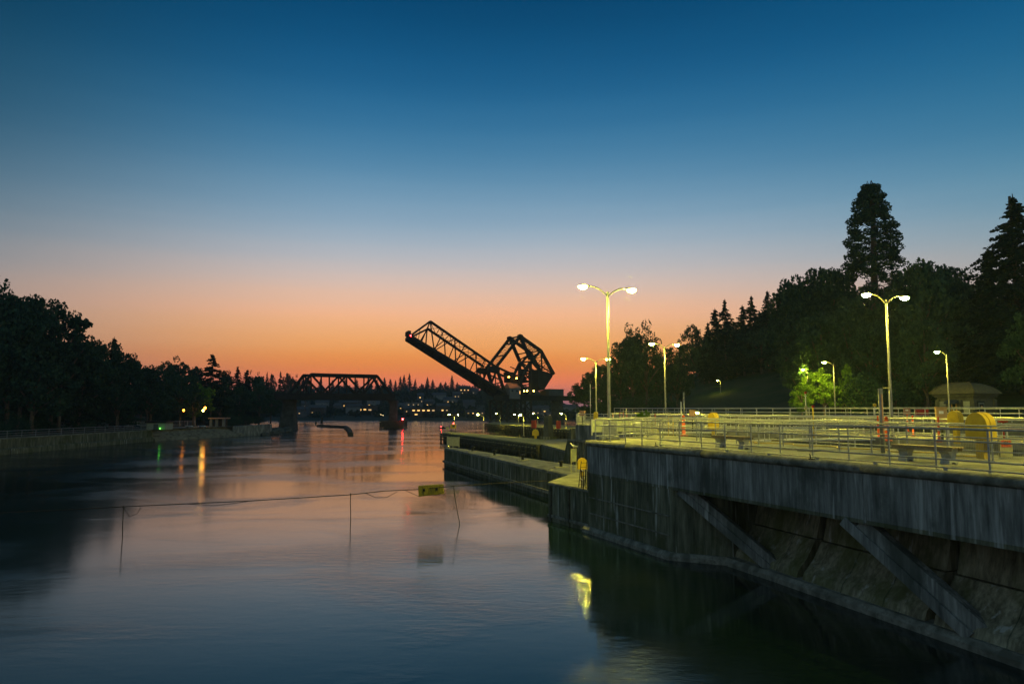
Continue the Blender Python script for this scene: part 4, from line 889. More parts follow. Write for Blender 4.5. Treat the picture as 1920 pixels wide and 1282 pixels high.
def build_bascule():
    root = thing('bascule_leaf', bn(1110, 870), 'raised steel lattice leaf of the railway drawbridge slanting up to the left', 'bridge leaf')
    TN = lambda x: (x, 120 + (x - 355) * .69); BNn = lambda x: (x, 265 + (x - 155) * .598)
    TF = lambda x: (x, 195 + (x - 330) * .676); BF = lambda x: (x, 300 + (x - 108) * .639)
    for (T, B, F, tops, bots, posts, diags, t1, b0, b1, e0) in (
        (TN, BNn, bn, (355, 1000), (155, 1110), ((355, 395), (600, 612), (810, 822), (1000, 1012)), ((490, 397), (600, 400), (700, 612), (810, 617), (905, 822), (995, 824)), None, None, None, 130),
        (TF, BF, bf, (330, 890), (112, 1060), ((325, 305), (497, 512), (705, 716), (880, 905)), ((497, 330), (590, 512), (700, 516), (800, 716), (880, 720)), None, None, None, 20)):
        a, b = F(*T(tops[0])), F(*T(tops[1])); xs = list(rng(tops[0], tops[1], 5))
        for p, q in zip(xs, xs[1:]): member(root, 'top_chord', F(*T(p)), F(*T(q)), .6, .75)
        xs = list(rng(bots[0], bots[1], 5))
        for p, q in zip(xs, xs[1:]): member(root, 'bottom_chord', F(*B(p)), F(*B(q)), .7, .9)
        for p, q in posts: member(root, 'post', F(*T(p)), F(*B(q)), .4)
        for p, q in diags: member(root, 'diagonal', F(*T(p)), F(*B(q)), .28)
        member(root, 'end_post', F(*T(tops[0])), F(*B(bots[0])), .55)
        member(root, 'sub_strut', F(*T(tops[0])), F(*B(bots[0] + 110)), .3); member(root, 'sub_strut', F((T(tops[0])[0] + B(bots[0])[0]) / 2, (T(tops[0])[1] + B(bots[0])[1]) / 2), F(*B(bots[0] + 80)), .2)
    lattice(root, bn(*TN(355)), bn(*TN(1000)), bf(*TF(330)), bf(*TF(890)), 7, .2)
    # floor: beams, stringers, ties
    a0, a1, b0, b1 = bn(*BNn(155)), bn(*BNn(1110)), bf(*BF(112)), bf(*BF(1060))
    for i in range(13):
        f = i / 12; member(root, 'floor_beam', a0 + (a1 - a0) * f, b0 + (b1 - b0) * f, .5, .9)
    for u in (.12, .3, .42, .56, .68): member(root, 'stringer', a0 + (b0 - a0) * u, a1 + (b1 - a1) * u, .35, .6)
    mb = MB()
    for i in range(110):
        f = (i + .5) / 110; p, q = a0 + (a1 - a0) * f, b0 + (b1 - b0) * f; mb.bar(p + (q - p) * .06, p + (q - p) * .74, .42, .3)
    o = mk('sleepers', mb, M['timber'], root); o['kind'] = 'stuff'
    # tip machinery and red lamp
    mb = MB()
    for i in range(14): mb.box(bn(120 + random.uniform(-5, 35), 235 + random.uniform(-15, 40)), (.7, .6, .8), random.random())
    o = mk('tip_machinery', mb, M['steel'], root); o['kind'] = 'stuff'
    mb = MB(); mb.lathe([(.05, -.2), (.19, -.1), (.19, .1), (.05, .2)], bn(163, 264) + Vector((0, -.6, 0)), 8); mk('tip_light', mb, M['nav_red'], root)
    # heel frame
    for F, dx, dy in ((bn, 0, 0), (bf, -100, 12)):
        P = lambda x, y: F(x + dx, y + dy)
        mb = MB(); q = [P(930, 570), P(1045, 575), P(1050, 625), P(1000, 640), P(925, 620)]; mb.add([v + BN * .2 for v in q] + [v - BN * .2 for v in q], [(0, 1, 2, 3, 4), (9, 8, 7, 6, 5)] + [(i, 5 + i, 5 + (i + 1) % 5, (i + 1) % 5) for i in range(5)]); mk('gusset_plate', mb, M['steel'], root)
        member(root, 'heel_post', P(1030, 620), P(1112, 860), .75, .9); member(root, 'heel_diagonal', P(1010, 630), P(950, 780), .55); member(root, 'heel_diagonal', P(950, 620), P(985, 780), .45)
        member(root, 'heel_strut', P(985, 748), P(1068, 728), .35); member(root, 'heel_strut', P(1075, 735), P(1030, 800), .3)
        member(root, 'operating_strut', P(1020, 575), P(1190, 655), .55, .7); member(root, 'operating_strut', P(1045, 640), P(1180, 705), .4)
    root = thing('bascule_counterweight', bn(1470, 700), 'steel counterweight frame with its great hanging block above the drawbridge tower', 'counterweight')
    for F, dx, dy in ((bn, 0, 0), (bf, -104, 20)):
        P = lambda x, y: F(x + dx, y + dy)
        for a, b, w in (((1255, 268), (1012, 580), .85), ((1255, 268), (1460, 412), 1.0), ((1460, 412), (1590, 648), 1.0), ((1255, 268), (1355, 500), 1.0), ((1460, 412), (1350, 540), .7), ((1465, 420), (1472, 610), .6), ((1370, 520), (1440, 600), .7),
                        ((1360, 480), (1465, 425), .4), ((1355, 500), (1590, 648), .4)):
            member(root, 'frame_member', P(*a), P(*b), w, w)
        mb = MB(); mb.lathe([(.2, -.8), (1.0, -.5), (1.15, 0), (1.0, .5), (.2, .8)], P(1255, 268), 10); mk('apex_pin', mb, M['steel'], root)
    for (a, b) in (((1255, 268), (1150, 288)), ((1460, 412), (1356, 432)), ((1330, 430), (1226, 450)), ((1200, 335), (1096, 355)), ((1110, 455), (1006, 475))): member(root, 'cross_strut', bn(*a), bf(*b), .4)
    lattice(root, bn(1255, 268), bn(1460, 412), bf(1151, 288), bf(1356, 432), 5, .24); lattice(root, bn(1460, 412), bn(1590, 648), bf(1356, 432), bf(1486, 668), 4, .24); lattice(root, bn(1250, 275), bn(1020, 572), bf(1146, 295), bf(916, 592), 6, .13)
    poly = [(1440, 598), (1592, 645), (1586, 668), (1502, 802), (1462, 804), (1440, 760)]
    q0 = [bn(*p) - BN * .4 for p in poly]; q1 = [bf(x - 104, y + 16) + BN * .2 for x, y in poly]
    mb = MB(); k = len(poly); mb.add(q0 + q1, [tuple(range(k)), tuple(range(2 * k - 1, k - 1, -1))] + [(i, k + i, k + (i + 1) % k, (i + 1) % k) for i in range(k)]); mk('concrete_block', mb, M['steel'], root)
    root = thing('bascule_tower', bn(1300, 860), 'steel tower and machinery house at the pivot of the drawbridge', 'bridge tower')
    for F, dx, dy in ((bn, 0, 0), (bf, -104, 14)):
        P = lambda x, y: F(x + dx, y + dy)
        for a, b, w in (((1355, 520), (1365, 862), 1.1), ((1355, 520), (1240, 760), .8), ((1355, 600), (1260, 560), .3), ((1360, 640), (1245, 655), .4), ((1362, 720), (1240, 720), .8), ((1245, 720), (1320, 850), .9), ((1300, 640), (1362, 715), .4), ((1362, 640), (1290, 715), .4)): member(root, 'tower_member', P(*a), P(*b), w, w)
    for x, y in ((1355, 520), (1365, 640), (1365, 720), (1240, 720)): member(root, 'cross_strut', bn(x, y), bf(x - 104, y + 14), .5)
    lattice(root, bn(1355, 520), bn(1365, 860), bf(1251, 534), bf(1261, 870), 3, .3)
    mb = MB(); a, b, c_, d_ = bn(1350, 725), bn(1180, 725), bf(1140, 735), bf(1250, 735); up = Vector((0, 0, .5)); mb.add([a, b, c_, d_, a + up, b + up, c_ + up, d_ + up], [(3, 2, 1, 0), (4, 5, 6, 7), (0, 1, 5, 4), (1, 2, 6, 5), (2, 3, 7, 6), (3, 0, 4, 7)]); mk('machinery_floor', mb, M['steel'], root)
    for (x, y, w, h, l) in ((1210, 690, 3.4, 2.6, 'machinery_house'), (1300, 690, 3.6, 2.2, 'machinery_house'), (1190, 640, 2.0, 1.4, 'winch'), (1330, 620, 1.6, 2.2, 'winch')):
        p = (bn(x, y) + bf(x - 104, y + 14)) / 2; mb = MB(); mb.box(p, (w, 3.5, h), math.atan2(BL.y, BL.x)); mk(l, mb, M['steel'], root, bevel=.1)
    mb = MB(); p = bf(1230, 880); top = bf(1240, 470)
    for (x, y) in ((1136, 675), (1214, 688)):
        p = bn(x, y) - Vector((0, 1, 0)) + BN * .3; mb = MB(); mb.lathe([(.04, -.3), (.28, -.2), (.3, 0), (.2, .2), (.04, .25)], p, 8); lo_ = mk('lamp_glass', mb, M['lamp_bridge'], root)
        mb = MB(); mb.lathe([(.34, .2), (.12, .42), (.03, .5)], p, 8); mb.bar(p + Vector((0, 0, .4)), bn(x + 60, y + 30), .12); mk('lamp_bracket', mb, M['steel'], root)
    # deck on the right with houses
    root = thing('approach_viaduct', bn(1500, 890), 'dark plate girder railway deck running right from the drawbridge tower', 'bridge')
    for F in (bn, bf):
        a, b = F(990, 888), F(1980, 888); member(root, 'plate_girder', Vector((a.x, a.y, 10.3)), Vector((b.x, b.y, 10.3)), .4, 1.7)
    a, b = (bn(990, 888) + bf(990, 888)) / 2, (bn(1980, 888) + bf(1980, 888)) / 2; mb = MB(); mb.bar(Vector((a.x, a.y, 11.1)), Vector((b.x, b.y, 11.1)), 8, .2); mk('track_deck', mb, M['steel'], root)
    mb = MB()
    for i in range(40):
        f = i / 39; p, q = bn(990 + 990 * f, 888), bf(990 + 990 * f, 888); p.z = q.z = 10.4; mb.bar(p, q, .3, .8)
    o = mk('floor_beams', mb, M['steel'], root); o['kind'] = 'stuff'
    # trestle
    root = thing('steel_trestle', bn(1190, 1110), 'cross braced steel trestle legs carrying the drawbridge tower', 'trestle')
    xs = [1018, 1125, 1262, 1365]
    for F, dx in ((bn, 0), (bf, -60)):
        for x in xs:
            p = F(x + dx, 900); member(root, 'leg', Vector((p.x, p.y, -1)), Vector((p.x, p.y, 9.5)), .75, .75)
        for x0, x1 in zip(xs, xs[1:]):
            p, q = F(x0 + dx, 900), F(x1 + dx, 900); lo, hi, mid = 1.9, 9.3, 5.4
            for z0, z1_ in ((lo, mid), (mid, hi)):
                member(root, 'cross_brace', Vector((p.x, p.y, z0)), Vector((q.x, q.y, z1_)), .32); member(root, 'cross_brace', Vector((p.x, p.y, z1_)), Vector((q.x, q.y, z0)), .32)
            member(root, 'girt', Vector((p.x, p.y, 9.3)), Vector((q.x, q.y, 9.3)), .4)
    mb = MB(); a, b = bn(1000, 900), bn(1390, 900); c2, d2 = bf(940, 900), bf(1330, 900); mb.prism([tuple(v[:2]) for v in (a, b, d2, c2)], -3, 1.9); mk('concrete_footing', mb, M['steel_conc'], root)
build_bascule()
def deck_house(x0, x1, y0, y1, label, m, roofm, win=True, roofh=0, name='signal_cabin'):
    a, b = bn(x0, y1), bn(x1, y1); top = bn(x0, y0).z; c0 = (a + b) / 2 - BN * 1.0
    t = thing(name, Vector((c0.x, c0.y, a.z)), label, 'cabin', None, math.atan2(BL.y, BL.x)); L_ = (b - a).length; h = top - a.z
    mb = MB(); mb.box((0, 0, h / 2), (L_, 3.2, h)); w_ = mk('wall', mb, M[m], t, local=True)
    if roofh:
        mb = MB(); mb.loft([[(x * L_ * .56, -1.9, h), (x * L_ * .5, 0, h + roofh), (x * L_ * .56, 1.9, h)] for x in (-1, 1)], True, True)
    else:
        mb = MB(); mb.box((0, 0, h + .1), (L_ + .5, 3.7, .2))
    mk('roof', mb, M[roofm], t, local=True)
    if win:
        for x in (-.25, .2):
            mb = MB(); mb.box((x * L_, -1.62, h * .74), (L_ * .16, .06, h * .16)); f_ = mk('window', mb, M['win0'], t, local=True)
        mb = MB(); mb.box((L_ * .47, -1.63, h * .6), (.25, .06, h * .3)); mk('lit_slit', mb, M['win2'], t, local=True)
    return t
deck_house(1140, 1245, 785, 893, 'pale grey cabin with reddish roof beside the drawbridge pivot', 'hw1', 'pink', roofh=2.0)
t = deck_house(1530, 1680, 800, 862, 'flat roofed grey shed on the railway deck right of the counterweight', 'hw2', 'hw2', False, name='track_shed')
deck_house(1500, 1532, 815, 862, 'small dark hut left of the flat roofed shed on the railway deck', 'hw3', 'hroof', False, name='track_shed')
for i, (x, y) in enumerate(((1290, 845), (1320, 850), (1385, 852))):
    p = bn(x, 862) + BN * .3; tt = thing('deck_lamp', p, ('low yellow work lamp on the railway deck beside the tower', 'middle low yellow work lamp on the railway deck', 'low yellow work lamp below the counterweight block')[i], 'lamp', 'low lamps on the railway deck')
    mb = MB(); mb.tube([(0, 0, 0), (0, 0, 1.6)], .08, 6); mk('post', mb, M['dark'], tt, local=True)
    mb = MB(); mb.lathe([(.06, 1.5), (.2, 1.6), (.2, 1.9), (.06, 2.05)], seg=8); mk('lantern', mb, M['lamp_yel'], tt, True, True)
pier('massive tapered concrete pier under the railway deck right of the trestle', 1035, 1054, 752, 795, 1032.5, 1057, 277, 9.5)

# floating boom with tripod
p = G(603, 799, 0); t = thing('tripod_beacon', p, 'dark timber tripod standing in the river beneath the truss span', 'beacon'); k = p.y / FP
for a in (0, 120, 240):
    mb = MB(); mb.tube([(3.2 * k * math.cos(R(a)), 3 * k * math.sin(R(a)), -1), (.6 * k * math.cos(R(a)), 0, 15.5 * k)], .16, 6); mk('leg', mb, M['timber'], t, local=True)
mb = MB(); mb.box((0, 0, 15.7 * k), (6 * k, 5 * k, .3)); mk('platform', mb, M['timber'], t, local=True)
P = [G(597, 797.5, .4), G(648, 800, .4), G(655, 806, .4), G(657.5, 813, .4)]
t = thing('floating_boom', P[0], 'bent floating timber boom lying low on the river beneath the truss span', 'boom')
for a, b in zip(P, P[1:]):
    mb = MB(); mb.bar(a - Vector((0, 0, .3)), b - Vector((0, 0, .3)), 1.3, .7); mk('float', mb, M['timber'], t); mb = MB(); mb.bar(a + Vector((0, 0, .25)), b + Vector((0, 0, .25)), 1.0, .25); mk('walkway', mb, M['timber'], t)
p = G(592, 796, 0); t = thing('dolphin_pile', p, 'single short pile left of the tripod beacon', 'pile'); mb = MB(); mb.lathe([(.3, -2), (.3, 1.2), (.22, 1.4)], seg=8); mk('pile', mb, M['timber'], t, True, True)

# ------------------------------------------------------------------ left bank
WT = 2.25
def build_left():
    root = thing('left_quay_wall', (-70, 100, WT), 'long grey quay wall on the left shore below the wooded slope', 'wall')
    L1 = [(-70.2, -40), (-70.2, 40), (-70.2, 100), (-70.3, 140.5)]
    for a, b in zip(L1, L1[1:]):
        n = max(1, int((b[1] - a[1]) / 10))
        for i in range(n):
            y0, y1 = a[1] + (b[1] - a[1]) * i / n, a[1] + (b[1] - a[1]) * (i + 1) / n - .03
            mb = MB(); mb.loft([[(-70.2 + dx, y, z) for dx, z in ((.35, -2), (.3, .7), (0.02, .85), (0, WT - .15), (-1.4, WT - .15), (-1.4, -2))] for y in (y0, y1)], True, True); mk('wall_section', mb, M['lower'], root)
            mb = MB(); mb.box((-70.55, (y0 + y1) / 2, WT - .07), (.95, y1 - y0, .15)); mk('coping', mb, M['deck2'], root)
    root = thing('stepped_terrace', (-66, 150, WT), 'concrete terrace of broad steps going down to the river on the left shore', 'steps')
    A, B = Vector((-70.2, 141)), Vector((-62.2, 166))
    n = Vector(((B - A).y, -(B - A).x)).normalized()
    for i in range(7):
        o = n * (-3.5 + i * .55); z = WT - i * .3; mb = MB(); mb.prism([tuple(A + o), tuple(B + o), tuple(B + o + n * .62), tuple(A + o + n * .62)], -2, z); mk('step', mb, M['deck2'], root)
    mb = MB(); mb.prism([tuple(A - n * 3.5), tuple(B - n * 3.5), tuple(B - n * 14), tuple(A - n * 14)], 1.6, WT + .02); mk('paving', mb, M['deck2'], root)
    a, b = G(440, 818, 0), G(496, 816, 0); t = thing('end_wall_block', a, 'pale concrete block wall at the river end of the stepped terrace', 'wall')
    a.x -= .5
    for i in range(3):
        p, q = a + (b - a) * i / 3, a + (b - a) * ((i + .99) / 3); mb = MB(); mb.prism([(p.x, p.y), (q.x, q.y), (q.x - .3, q.y + 6), (p.x - .3, p.y + 6)], -2, 2.35 + i * .1); mk('wall_section', mb, M['fascia'], t)
build_left()
railing('pale two rail railing along the left quay wall', [(-70.6, 10, WT), (-70.6, 140, WT)], .95, 3, (.95, .6, .3), .03, .025, M['galv_dark'])
railing('railing at the back of the stepped terrace under the orange lamps', [(-82, 150, 2.4), (-74, 168, 2.4)], 1.1, 2.2, (1.1, .8, .5, .2), .05, .035, M['galv'])
def dl(px, d, z): q = D(px, 766, d); return Vector((q.x, q.y, z))
for (px, w, y0, y1, d, l, m) in ((301, 3.9, 789, 806, 141, 'low square kiosk with dark roof and green light on the quay', 'panel'), (412, 3.0, 787, 806, 165, 'open fronted shelter with pale posts beside the stepped terrace', 'hw1')):
    k = d / FP; p = dl(px, d, WT); t = thing('shelter', p, l, 'shelter'); h = 17 * k
    if m == 'panel':
        mb = MB(); mb.box((0, 0, h * .36), (w * .95, 3, h * .72)); mk('wall', mb, M[m], t, local=True)
        mb = MB(); mb.box((0, 0, h * .82), (w * 1.08, 3.4, h * .2)); mk('roof', mb, M['dark'], t, local=True)
        mb = MB(); mb.box((0, -1.53, h * .3), (.9, .06, h * .6)); mk('door', mb, M['hw2'], t, local=True)
        mb = MB(); mb.lathe([(.04, 0), (.13, .06), (.13, .22), (.04, .28)], (10 * k, -2.0, .1), 8); mk('green_light', mb, M['nav_green'], t, True, True)
    else:
        for x in (-1, -.1, 1):
            mb = MB(); mb.box((x * w * .48, -1, h * .42), (.55, .5, h * .84)); mk('post', mb, M[m], t, local=True)
        mb = MB(); mb.box((0, .8, h * .42), (w, .2, h * .84)); mk('back_wall', mb, M['hw3'], t, local=True)
        mb = MB(); mb.box((0, 0, h * .9), (w * 1.25, 3.4, h * .12)); mk('roof', mb, M['pink'], t, local=True)
for i, px in enumerate((356, 380)):
    t = thing('parked_skiff', dl(px, 152, WT), ('pale bench block on the terrace, left one', 'pale bench block on the terrace, right one beside the shelter')[i], 'bench', 'pale benches on the stepped terrace', R(60))
    mb = MB(); mb.box((0, 0, .42), (.6, 1.8, .12)); mk('seat', mb, M['white'], t, local=True, bevel=.02)
    for y in (-.6, .6):
        mb = MB(); mb.box((0, y, .18), (.4, .25, .36)); mk('leg', mb, M['hw1'], t, local=True)
    t.name = 'terrace_bench'
def park_lamp(px, py, d, zb, label, lens, dy=0):
    p = dl(px, d, zb); h = D(px, py, d).z - zb; t = thing('park_lamp', p, label, 'street lamp', 'lamps in the small park on the left')
    mb = MB(); mb.lathe([(.16, 0), (.14, .3), (.07, .4), (.055, h - .3), (.1, h - .28)], seg=8); mk('post', mb, M['dark'], t, True, True)
    mb = MB(); mb.lathe([(.1, h - .28), (.2, h - .1), (.22, h + .1), (.12, h + .26), (.02, h + .3)], seg=10); mk('globe', mb, M[lens], t, True, True)
    mb = MB(); mb.lathe([(.2, h + .25), (.08, h + .4), (.02, h + .46)], seg=8); mk('finial', mb, M['dark'], t, True, True)
park_lamp(384.5, 764.5, 168, 3.0, 'bright orange park lamp, the higher of the close pair', 'lamp_small')
park_lamp(381, 769.5, 160, 2.3, 'yellow park lamp, the lower of the close pair', 'lamp_yel')
park_lamp(344.5, 769, 162, 2.3, 'orange park lamp left of the lit tree trunk', 'lamp_dim')
# rocky shore round the left pier
random.seed(7)
t = thing('shore_rocks', (-66, 205, 0), 'dark heap of boulders along the shore at the left bridge pier', 'rocks')
for i in range(60):
    f = random.random(); x = -62 - 8 * f + random.uniform(-1.5, 5); y = 172 + 44 * f + random.uniform(-3, 3); r_ = random.uniform(.6, 1.7)
    mb = MB(); rows = []
    for a in range(5):
        ph = -math.pi / 2 + math.pi * a / 4; rows.append([(x + r_ * math.cos(ph) * math.cos(b * R(60)) * random.uniform(.7, 1.2), y + r_ * math.cos(ph) * math.sin(b * R(60)) * random.uniform(.7, 1.2), .2 + r_ * .6 * math.sin(ph)) for b in range(6)])
    mb.loft(rows, True, True); mk('boulder', mb, M['rock'], t)

# ------------------------------------------------------------------ domed control house
def build_house():
    c = D(1826, 766, 90); s0, w0 = SW(c); zb = TZ; h = 2.55
    t = thing('control_house', Vector((c.x, c.y, zb)), 'pale concrete control house with a rounded tile roof behind the locks', 'building')
    Ls, Lw = 5.1, 4.3                          # along the locks, away from them
    P = lambda a, b, z: W(s0 - a, w0 + b, z)   # a along the long face from the corner, b along the end face
    mb = MB(); mb.prism([tuple(P(a, b, 0)[:2]) for a, b in ((.12, .12), (Ls - .12, .12), (Ls - .12, Lw - .12), (.12, Lw - .12))], zb - .5, zb + h); mk('wall', mb, M['bwall'], t)
    for a, b in ((0.2, .2), (Ls - .2, .2), (Ls * .36, .12), (Ls * .66, .12), (.2, Lw - .2), (Ls - .2, Lw - .2)):
        mb = MB(); mb.box(P(a, b, zb + h / 2 - .2), (.55, .5, h - .3), ROT); mk('pilaster', mb, M['bwall'], t, bevel=.03)
    for z0, z1_, o in ((h - .1, h + .12, .12), (h + .12, h + .35, .28)):
        mb = MB(); mb.prism([tuple(P(a, b, 0)[:2]) for a, b in ((-o, -o), (Ls + o, -o), (Ls + o, Lw + o), (-o, Lw + o))], zb + z0, zb + z1_); mk('cornice', mb, M['bwall'], t, bevel=.03)
    rows = []
    for i in range(9):
        ph = i / 8 * math.pi / 2; ins = (1 - math.cos(ph)) * 1.9; z = h + .36 + 1.42 * math.sin(ph) ** .9; o = .52 * (1 - i / 8) ** 3
        rows.append([P(a, b, zb + z) for a, b in ((-o + ins, -o + ins), (Ls + o - ins, -o + ins), (Ls + o - ins, Lw + o - ins), (-o + ins, Lw + o - ins))])
    mb = MB(); mb.loft(rows, True, True); rf = mk('roof', mb, M['broof'], t)
    for j, (a, b) in enumerate(((-.5, -.5), (Ls + .5, -.5))):
        sa = 1 if j == 0 else -1
        pts = [P(a + sa * ((1 - math.cos(i / 8 * math.pi / 2)) * 1.9 + .5 * (1 - (1 - i / 8) ** 3)), b + (1 - math.cos(i / 8 * math.pi / 2)) * 1.9 + .5 * (1 - (1 - i / 8) ** 3), zb + h + .42 + 1.42 * math.sin(i / 8 * math.pi / 2) ** .9) for i in range(9)]
        mb = MB(); mb.tube(pts, .09, 6); mk('hip_ridge', mb, M['broof'], t, smooth=True)
    mb = MB(); mb.tube([P(1.8, Lw / 2, zb + h + 1.8), P(Ls - 1.8, Lw / 2, zb + h + 1.8)], .08, 6); mk('ridge', mb, M['broof'], t)
    for a, b, wd, hh, z, nm, mm in ((Ls * .5, -.02, .75, 1.8, .9, 'door', 'wood_door'), (Ls * .16, .1, 1.1, 1.6, 1.15, 'window_panel', 'panel'), (Ls * .83, .1, 1.1, 1.6, 1.15, 'window_panel', 'hw1')):
        mb = MB(); mb.box(P(a, b, zb + z), (wd, .12, hh), ROT); o = mk(nm, mb, M[mm], t)
        if nm == 'door':
            mb = MB(); mb.box(P(a, b - .07, zb + 1.15), (.4, .04, 1.2), ROT); mk('pane', mb, M['glass'], o)
    q0, q1 = P(Ls * .5 - .75, -.05, 0), P(Ls * .5 + .75, -.05, 0); ov = Vector((-VD.x, -VD.y, 0)) * .9
    mb = MB(); z = zb + 2.15; mb.loft([[q + Vector((0, 0, z)), q + ov + Vector((0, 0, z - .32)), q + ov + Vector((0, 0, z - .55)), q + Vector((0, 0, z - .5))] for q in (q0, q1)], True, True); mk('awning', mb, M['navy'], t)
    mb = MB(); mb.box(P(-.0, Lw * .32, zb + 1.15), (.08, 1.3, 1.6), ROT); o = mk('poster_window', mb, M['win0'], t)
    # plain coloured poster: rings of blue and an orange middle
    for r_, mm, k in ((.54, 'hw1', 1), (.4, 'navy', 2), (.3, 'glass', 3), (.16, 'pink', 4)):
        mb = MB(); mb.box(P(-.05 - k * .008, Lw * .32, zb + 1.15), (.012, r_ * 2, r_ * 2.3), ROT); mk('poster', mb, M[mm], o)
build_house()

# ------------------------------------------------------------------ foliage prototypes
RS = np.random.RandomState(11)
def leaf_cloud(cent, rad, n, size, flat=.6, seed=0):
    """leaf faces around centres; returns verts, faces"""
    rs = np.random.RandomState(seed); k = len(cent); idx = rs.randint(0, k, n)
    d = rs.normal(size=(n, 3)); d /= np.linalg.norm(d, axis=1)[:, None]; rr = rs.uniform(.45, 1, n) ** .5
    p = np.asarray(cent)[idx] + d * rr[:, None] * np.asarray(rad)[idx][:, None] * np.array([1, 1, flat])
    return leaf_faces(p, size, rs)
def leaf_faces(p, size, rs, nrm=None):
    n = len(p); a = rs.normal(size=(n, 3)); a /= np.linalg.norm(a, axis=1)[:, None]; b = rs.normal(size=(n, 3)); b -= a * (a * b).sum(1)[:, None]; b /= np.linalg.norm(b, axis=1)[:, None]
    s = size * rs.uniform(.6, 1.4, n)[:, None] * .5
    v = np.stack([p - a * s, p + b * s * .7, p + a * s, p - b * s * .7], 1).reshape(-1, 3)
    return v
def quads_mesh(name, v, m):
    n = len(v) // 4; me = bpy.data.meshes.new(name); me.vertices.add(n * 4); me.vertices.foreach_set('co', v.astype(np.float32).ravel())
    me.loops.add(n * 4); me.loops.foreach_set('vertex_index', np.arange(n * 4, dtype=np.int32)); me.polygons.add(n)
    me.polygons.foreach_set('loop_start', np.arange(0, n * 4, 4, dtype=np.int32)); me.polygons.foreach_set('loop_total', np.full(n, 4, dtype=np.int32))
    me.update(calc_edges=True); me.materials.append(m); return me
def trunk_mesh(name, h, r, limbs, m):
    mb = MB(); mb.tube([(0, 0, -.6), (0, 0, h * .12), (.02 * h, 0, h * .5), (0, .01 * h, h)], r, 7, r * .25)
    for a, b, w in limbs: mb.tube([a, ((a[0] + b[0]) / 2, (a[1] + b[1]) / 2, (a[2] + b[2]) / 2 + .03 * h), b], w, 5, w * .3)
    o = mk(name, mb, m, local=True, smooth=True); me = o.data; bpy.data.objects.remove(o); return me
PRO = {}
def proto_broad(key, seed, h=10, wd=8, n=5200, leaf='leaf', size=.36, gap=1.0, bark='bark', low=.22, lobes=9, shape=1.0):
    rs = np.random.RandomState(seed); cent, rad, limbs = [], [], []
    for i in range(lobes):
        f = (i + .5) / lobes; z = h * (low + (1 - low) * (.12 + .8 * f)); rr = wd / 2 * (math.sin(math.pi * min(1, (.12 + .82 * f) ** shape)) ** .6) * .62
        a = i * 2.4 + rs.uniform(-.4, .4); lc = np.array([rr * math.cos(a), rr * math.sin(a), z]) if f < .93 else np.array([0, 0, h * .9])
        limbs.append(((0, 0, z * .55), tuple(lc), wd * .018)); lr = wd * rs.uniform(.17, .24)
        for j in range(15):
            d = rs.normal(size=3); d /= np.linalg.norm(d); c = lc + d * lr * np.array([1, 1, .7]) * rs.uniform(.5, 1.15); cent.append(c); rad.append(wd * rs.uniform(.055, .105) * gap)
    v = leaf_cloud(cent, rad, n, size, .75, seed)
    PRO[key] = (trunk_mesh('trunk', h * .8, wd * .035, limbs, M[bark]), quads_mesh('crown', v, M[leaf]), h, wd)
def proto_conifer(key, seed, h=20, wd=7, n=6500, size=.42, tiers=22, droop=.25, prof=1.0, low=.08, irreg=.25, per=7):
    rs = np.random.RandomState(seed); P_, limbs = [], []
    for i in range(tiers):
        f = i / (tiers - 1); z0_ = h * (low + (1 - low) * f * .97); r0 = wd / 2 * (1 - f) ** prof + .12
        k = max(4, int(per * 1.5 * (1 - f * .4)))
        for j in range(k):
            z = z0_ + rs.uniform(-.6, .6) * h / tiers; a = rs.uniform(0, 6.283); rr = r0 * rs.uniform(1 - irreg * 1.6, 1 + irreg * .6); tip = np.array([rr * math.cos(a), rr * math.sin(a), z - droop * rr + rs.uniform(-.3, .3)])
            base = np.array([0, 0, z]); m = max(10, int(n / (tiers * per) * (rr / (wd / 2) + .25) * 1.3))
            t = rs.uniform(.12, 1, m) ** .75; q = base + (tip - base) * t[:, None]; q[:, 2] += .12 * rr * np.sin(t * 3.1)
            wid = .11 * rr * (1.1 - t) + .1; q += rs.normal(size=(m, 3)) * wid[:, None] * np.array([1, 1, .45]); P_.append(q)
            if j % 2 == 0: limbs.append((tuple(base), tuple(base + (tip - base) * .85), .05))
    p = np.concatenate(P_); PRO[key] = (trunk_mesh('trunk', h, wd * .032, limbs, M['bark']), quads_mesh('crown', leaf_faces(p, size, rs), M['needle']), h, wd)
for i in range(4): proto_broad('b%d' % i, 20 + i, 10, 8.4, 6200, size=.34, lobes=8 + i)
proto_broad('airy', 31, 10, 8.5, 3600, size=.3, gap=.75, lobes=9, low=.35)
proto_broad('airy2', 32, 10, 7, 3000, size=.3, gap=.7, lobes=7, low=.4)
proto_broad('bush', 33, 5, 8, 4200, size=.3, low=.0, lobes=9, gap=1.2)
proto_broad('lit', 34, 6, 4.6, 4600, leaf='leaf_lit', size=.26, low=.2, lobes=9, gap=1.0, bark='bark_pale')
proto_broad('lit2', 35, 5, 4.4, 3200, leaf='leaf_lit', size=.26, low=.1, lobes=8, gap=1.0, bark='bark_pale')
proto_broad('pine', 36, 12, 11, 7000, size=.36, low=.28, lobes=8, gap=1.15)
proto_conifer('c0', 41, 20, 7.5, 9500, prof=.85, tiers=46, per=6, size=.34); proto_conifer('c1', 42, 20, 6.2, 10000, irreg=.4, tiers=40, prof=.8, per=6, size=.34)
proto_conifer('c2', 43, 20, 9.5, 13000, size=.36, tiers=36, droop=.16, irreg=.45, prof=.8, per=6); proto_conifer('c3', 44, 18, 8.5, 10000, size=.36, tiers=24, droop=.02, irreg=.45, prof=.7, low=.25, per=5)
proto_conifer('fir', 45, 30, 17, 40000, size=.38, tiers=40, droop=.22, irreg=.35, prof=.8, per=9)
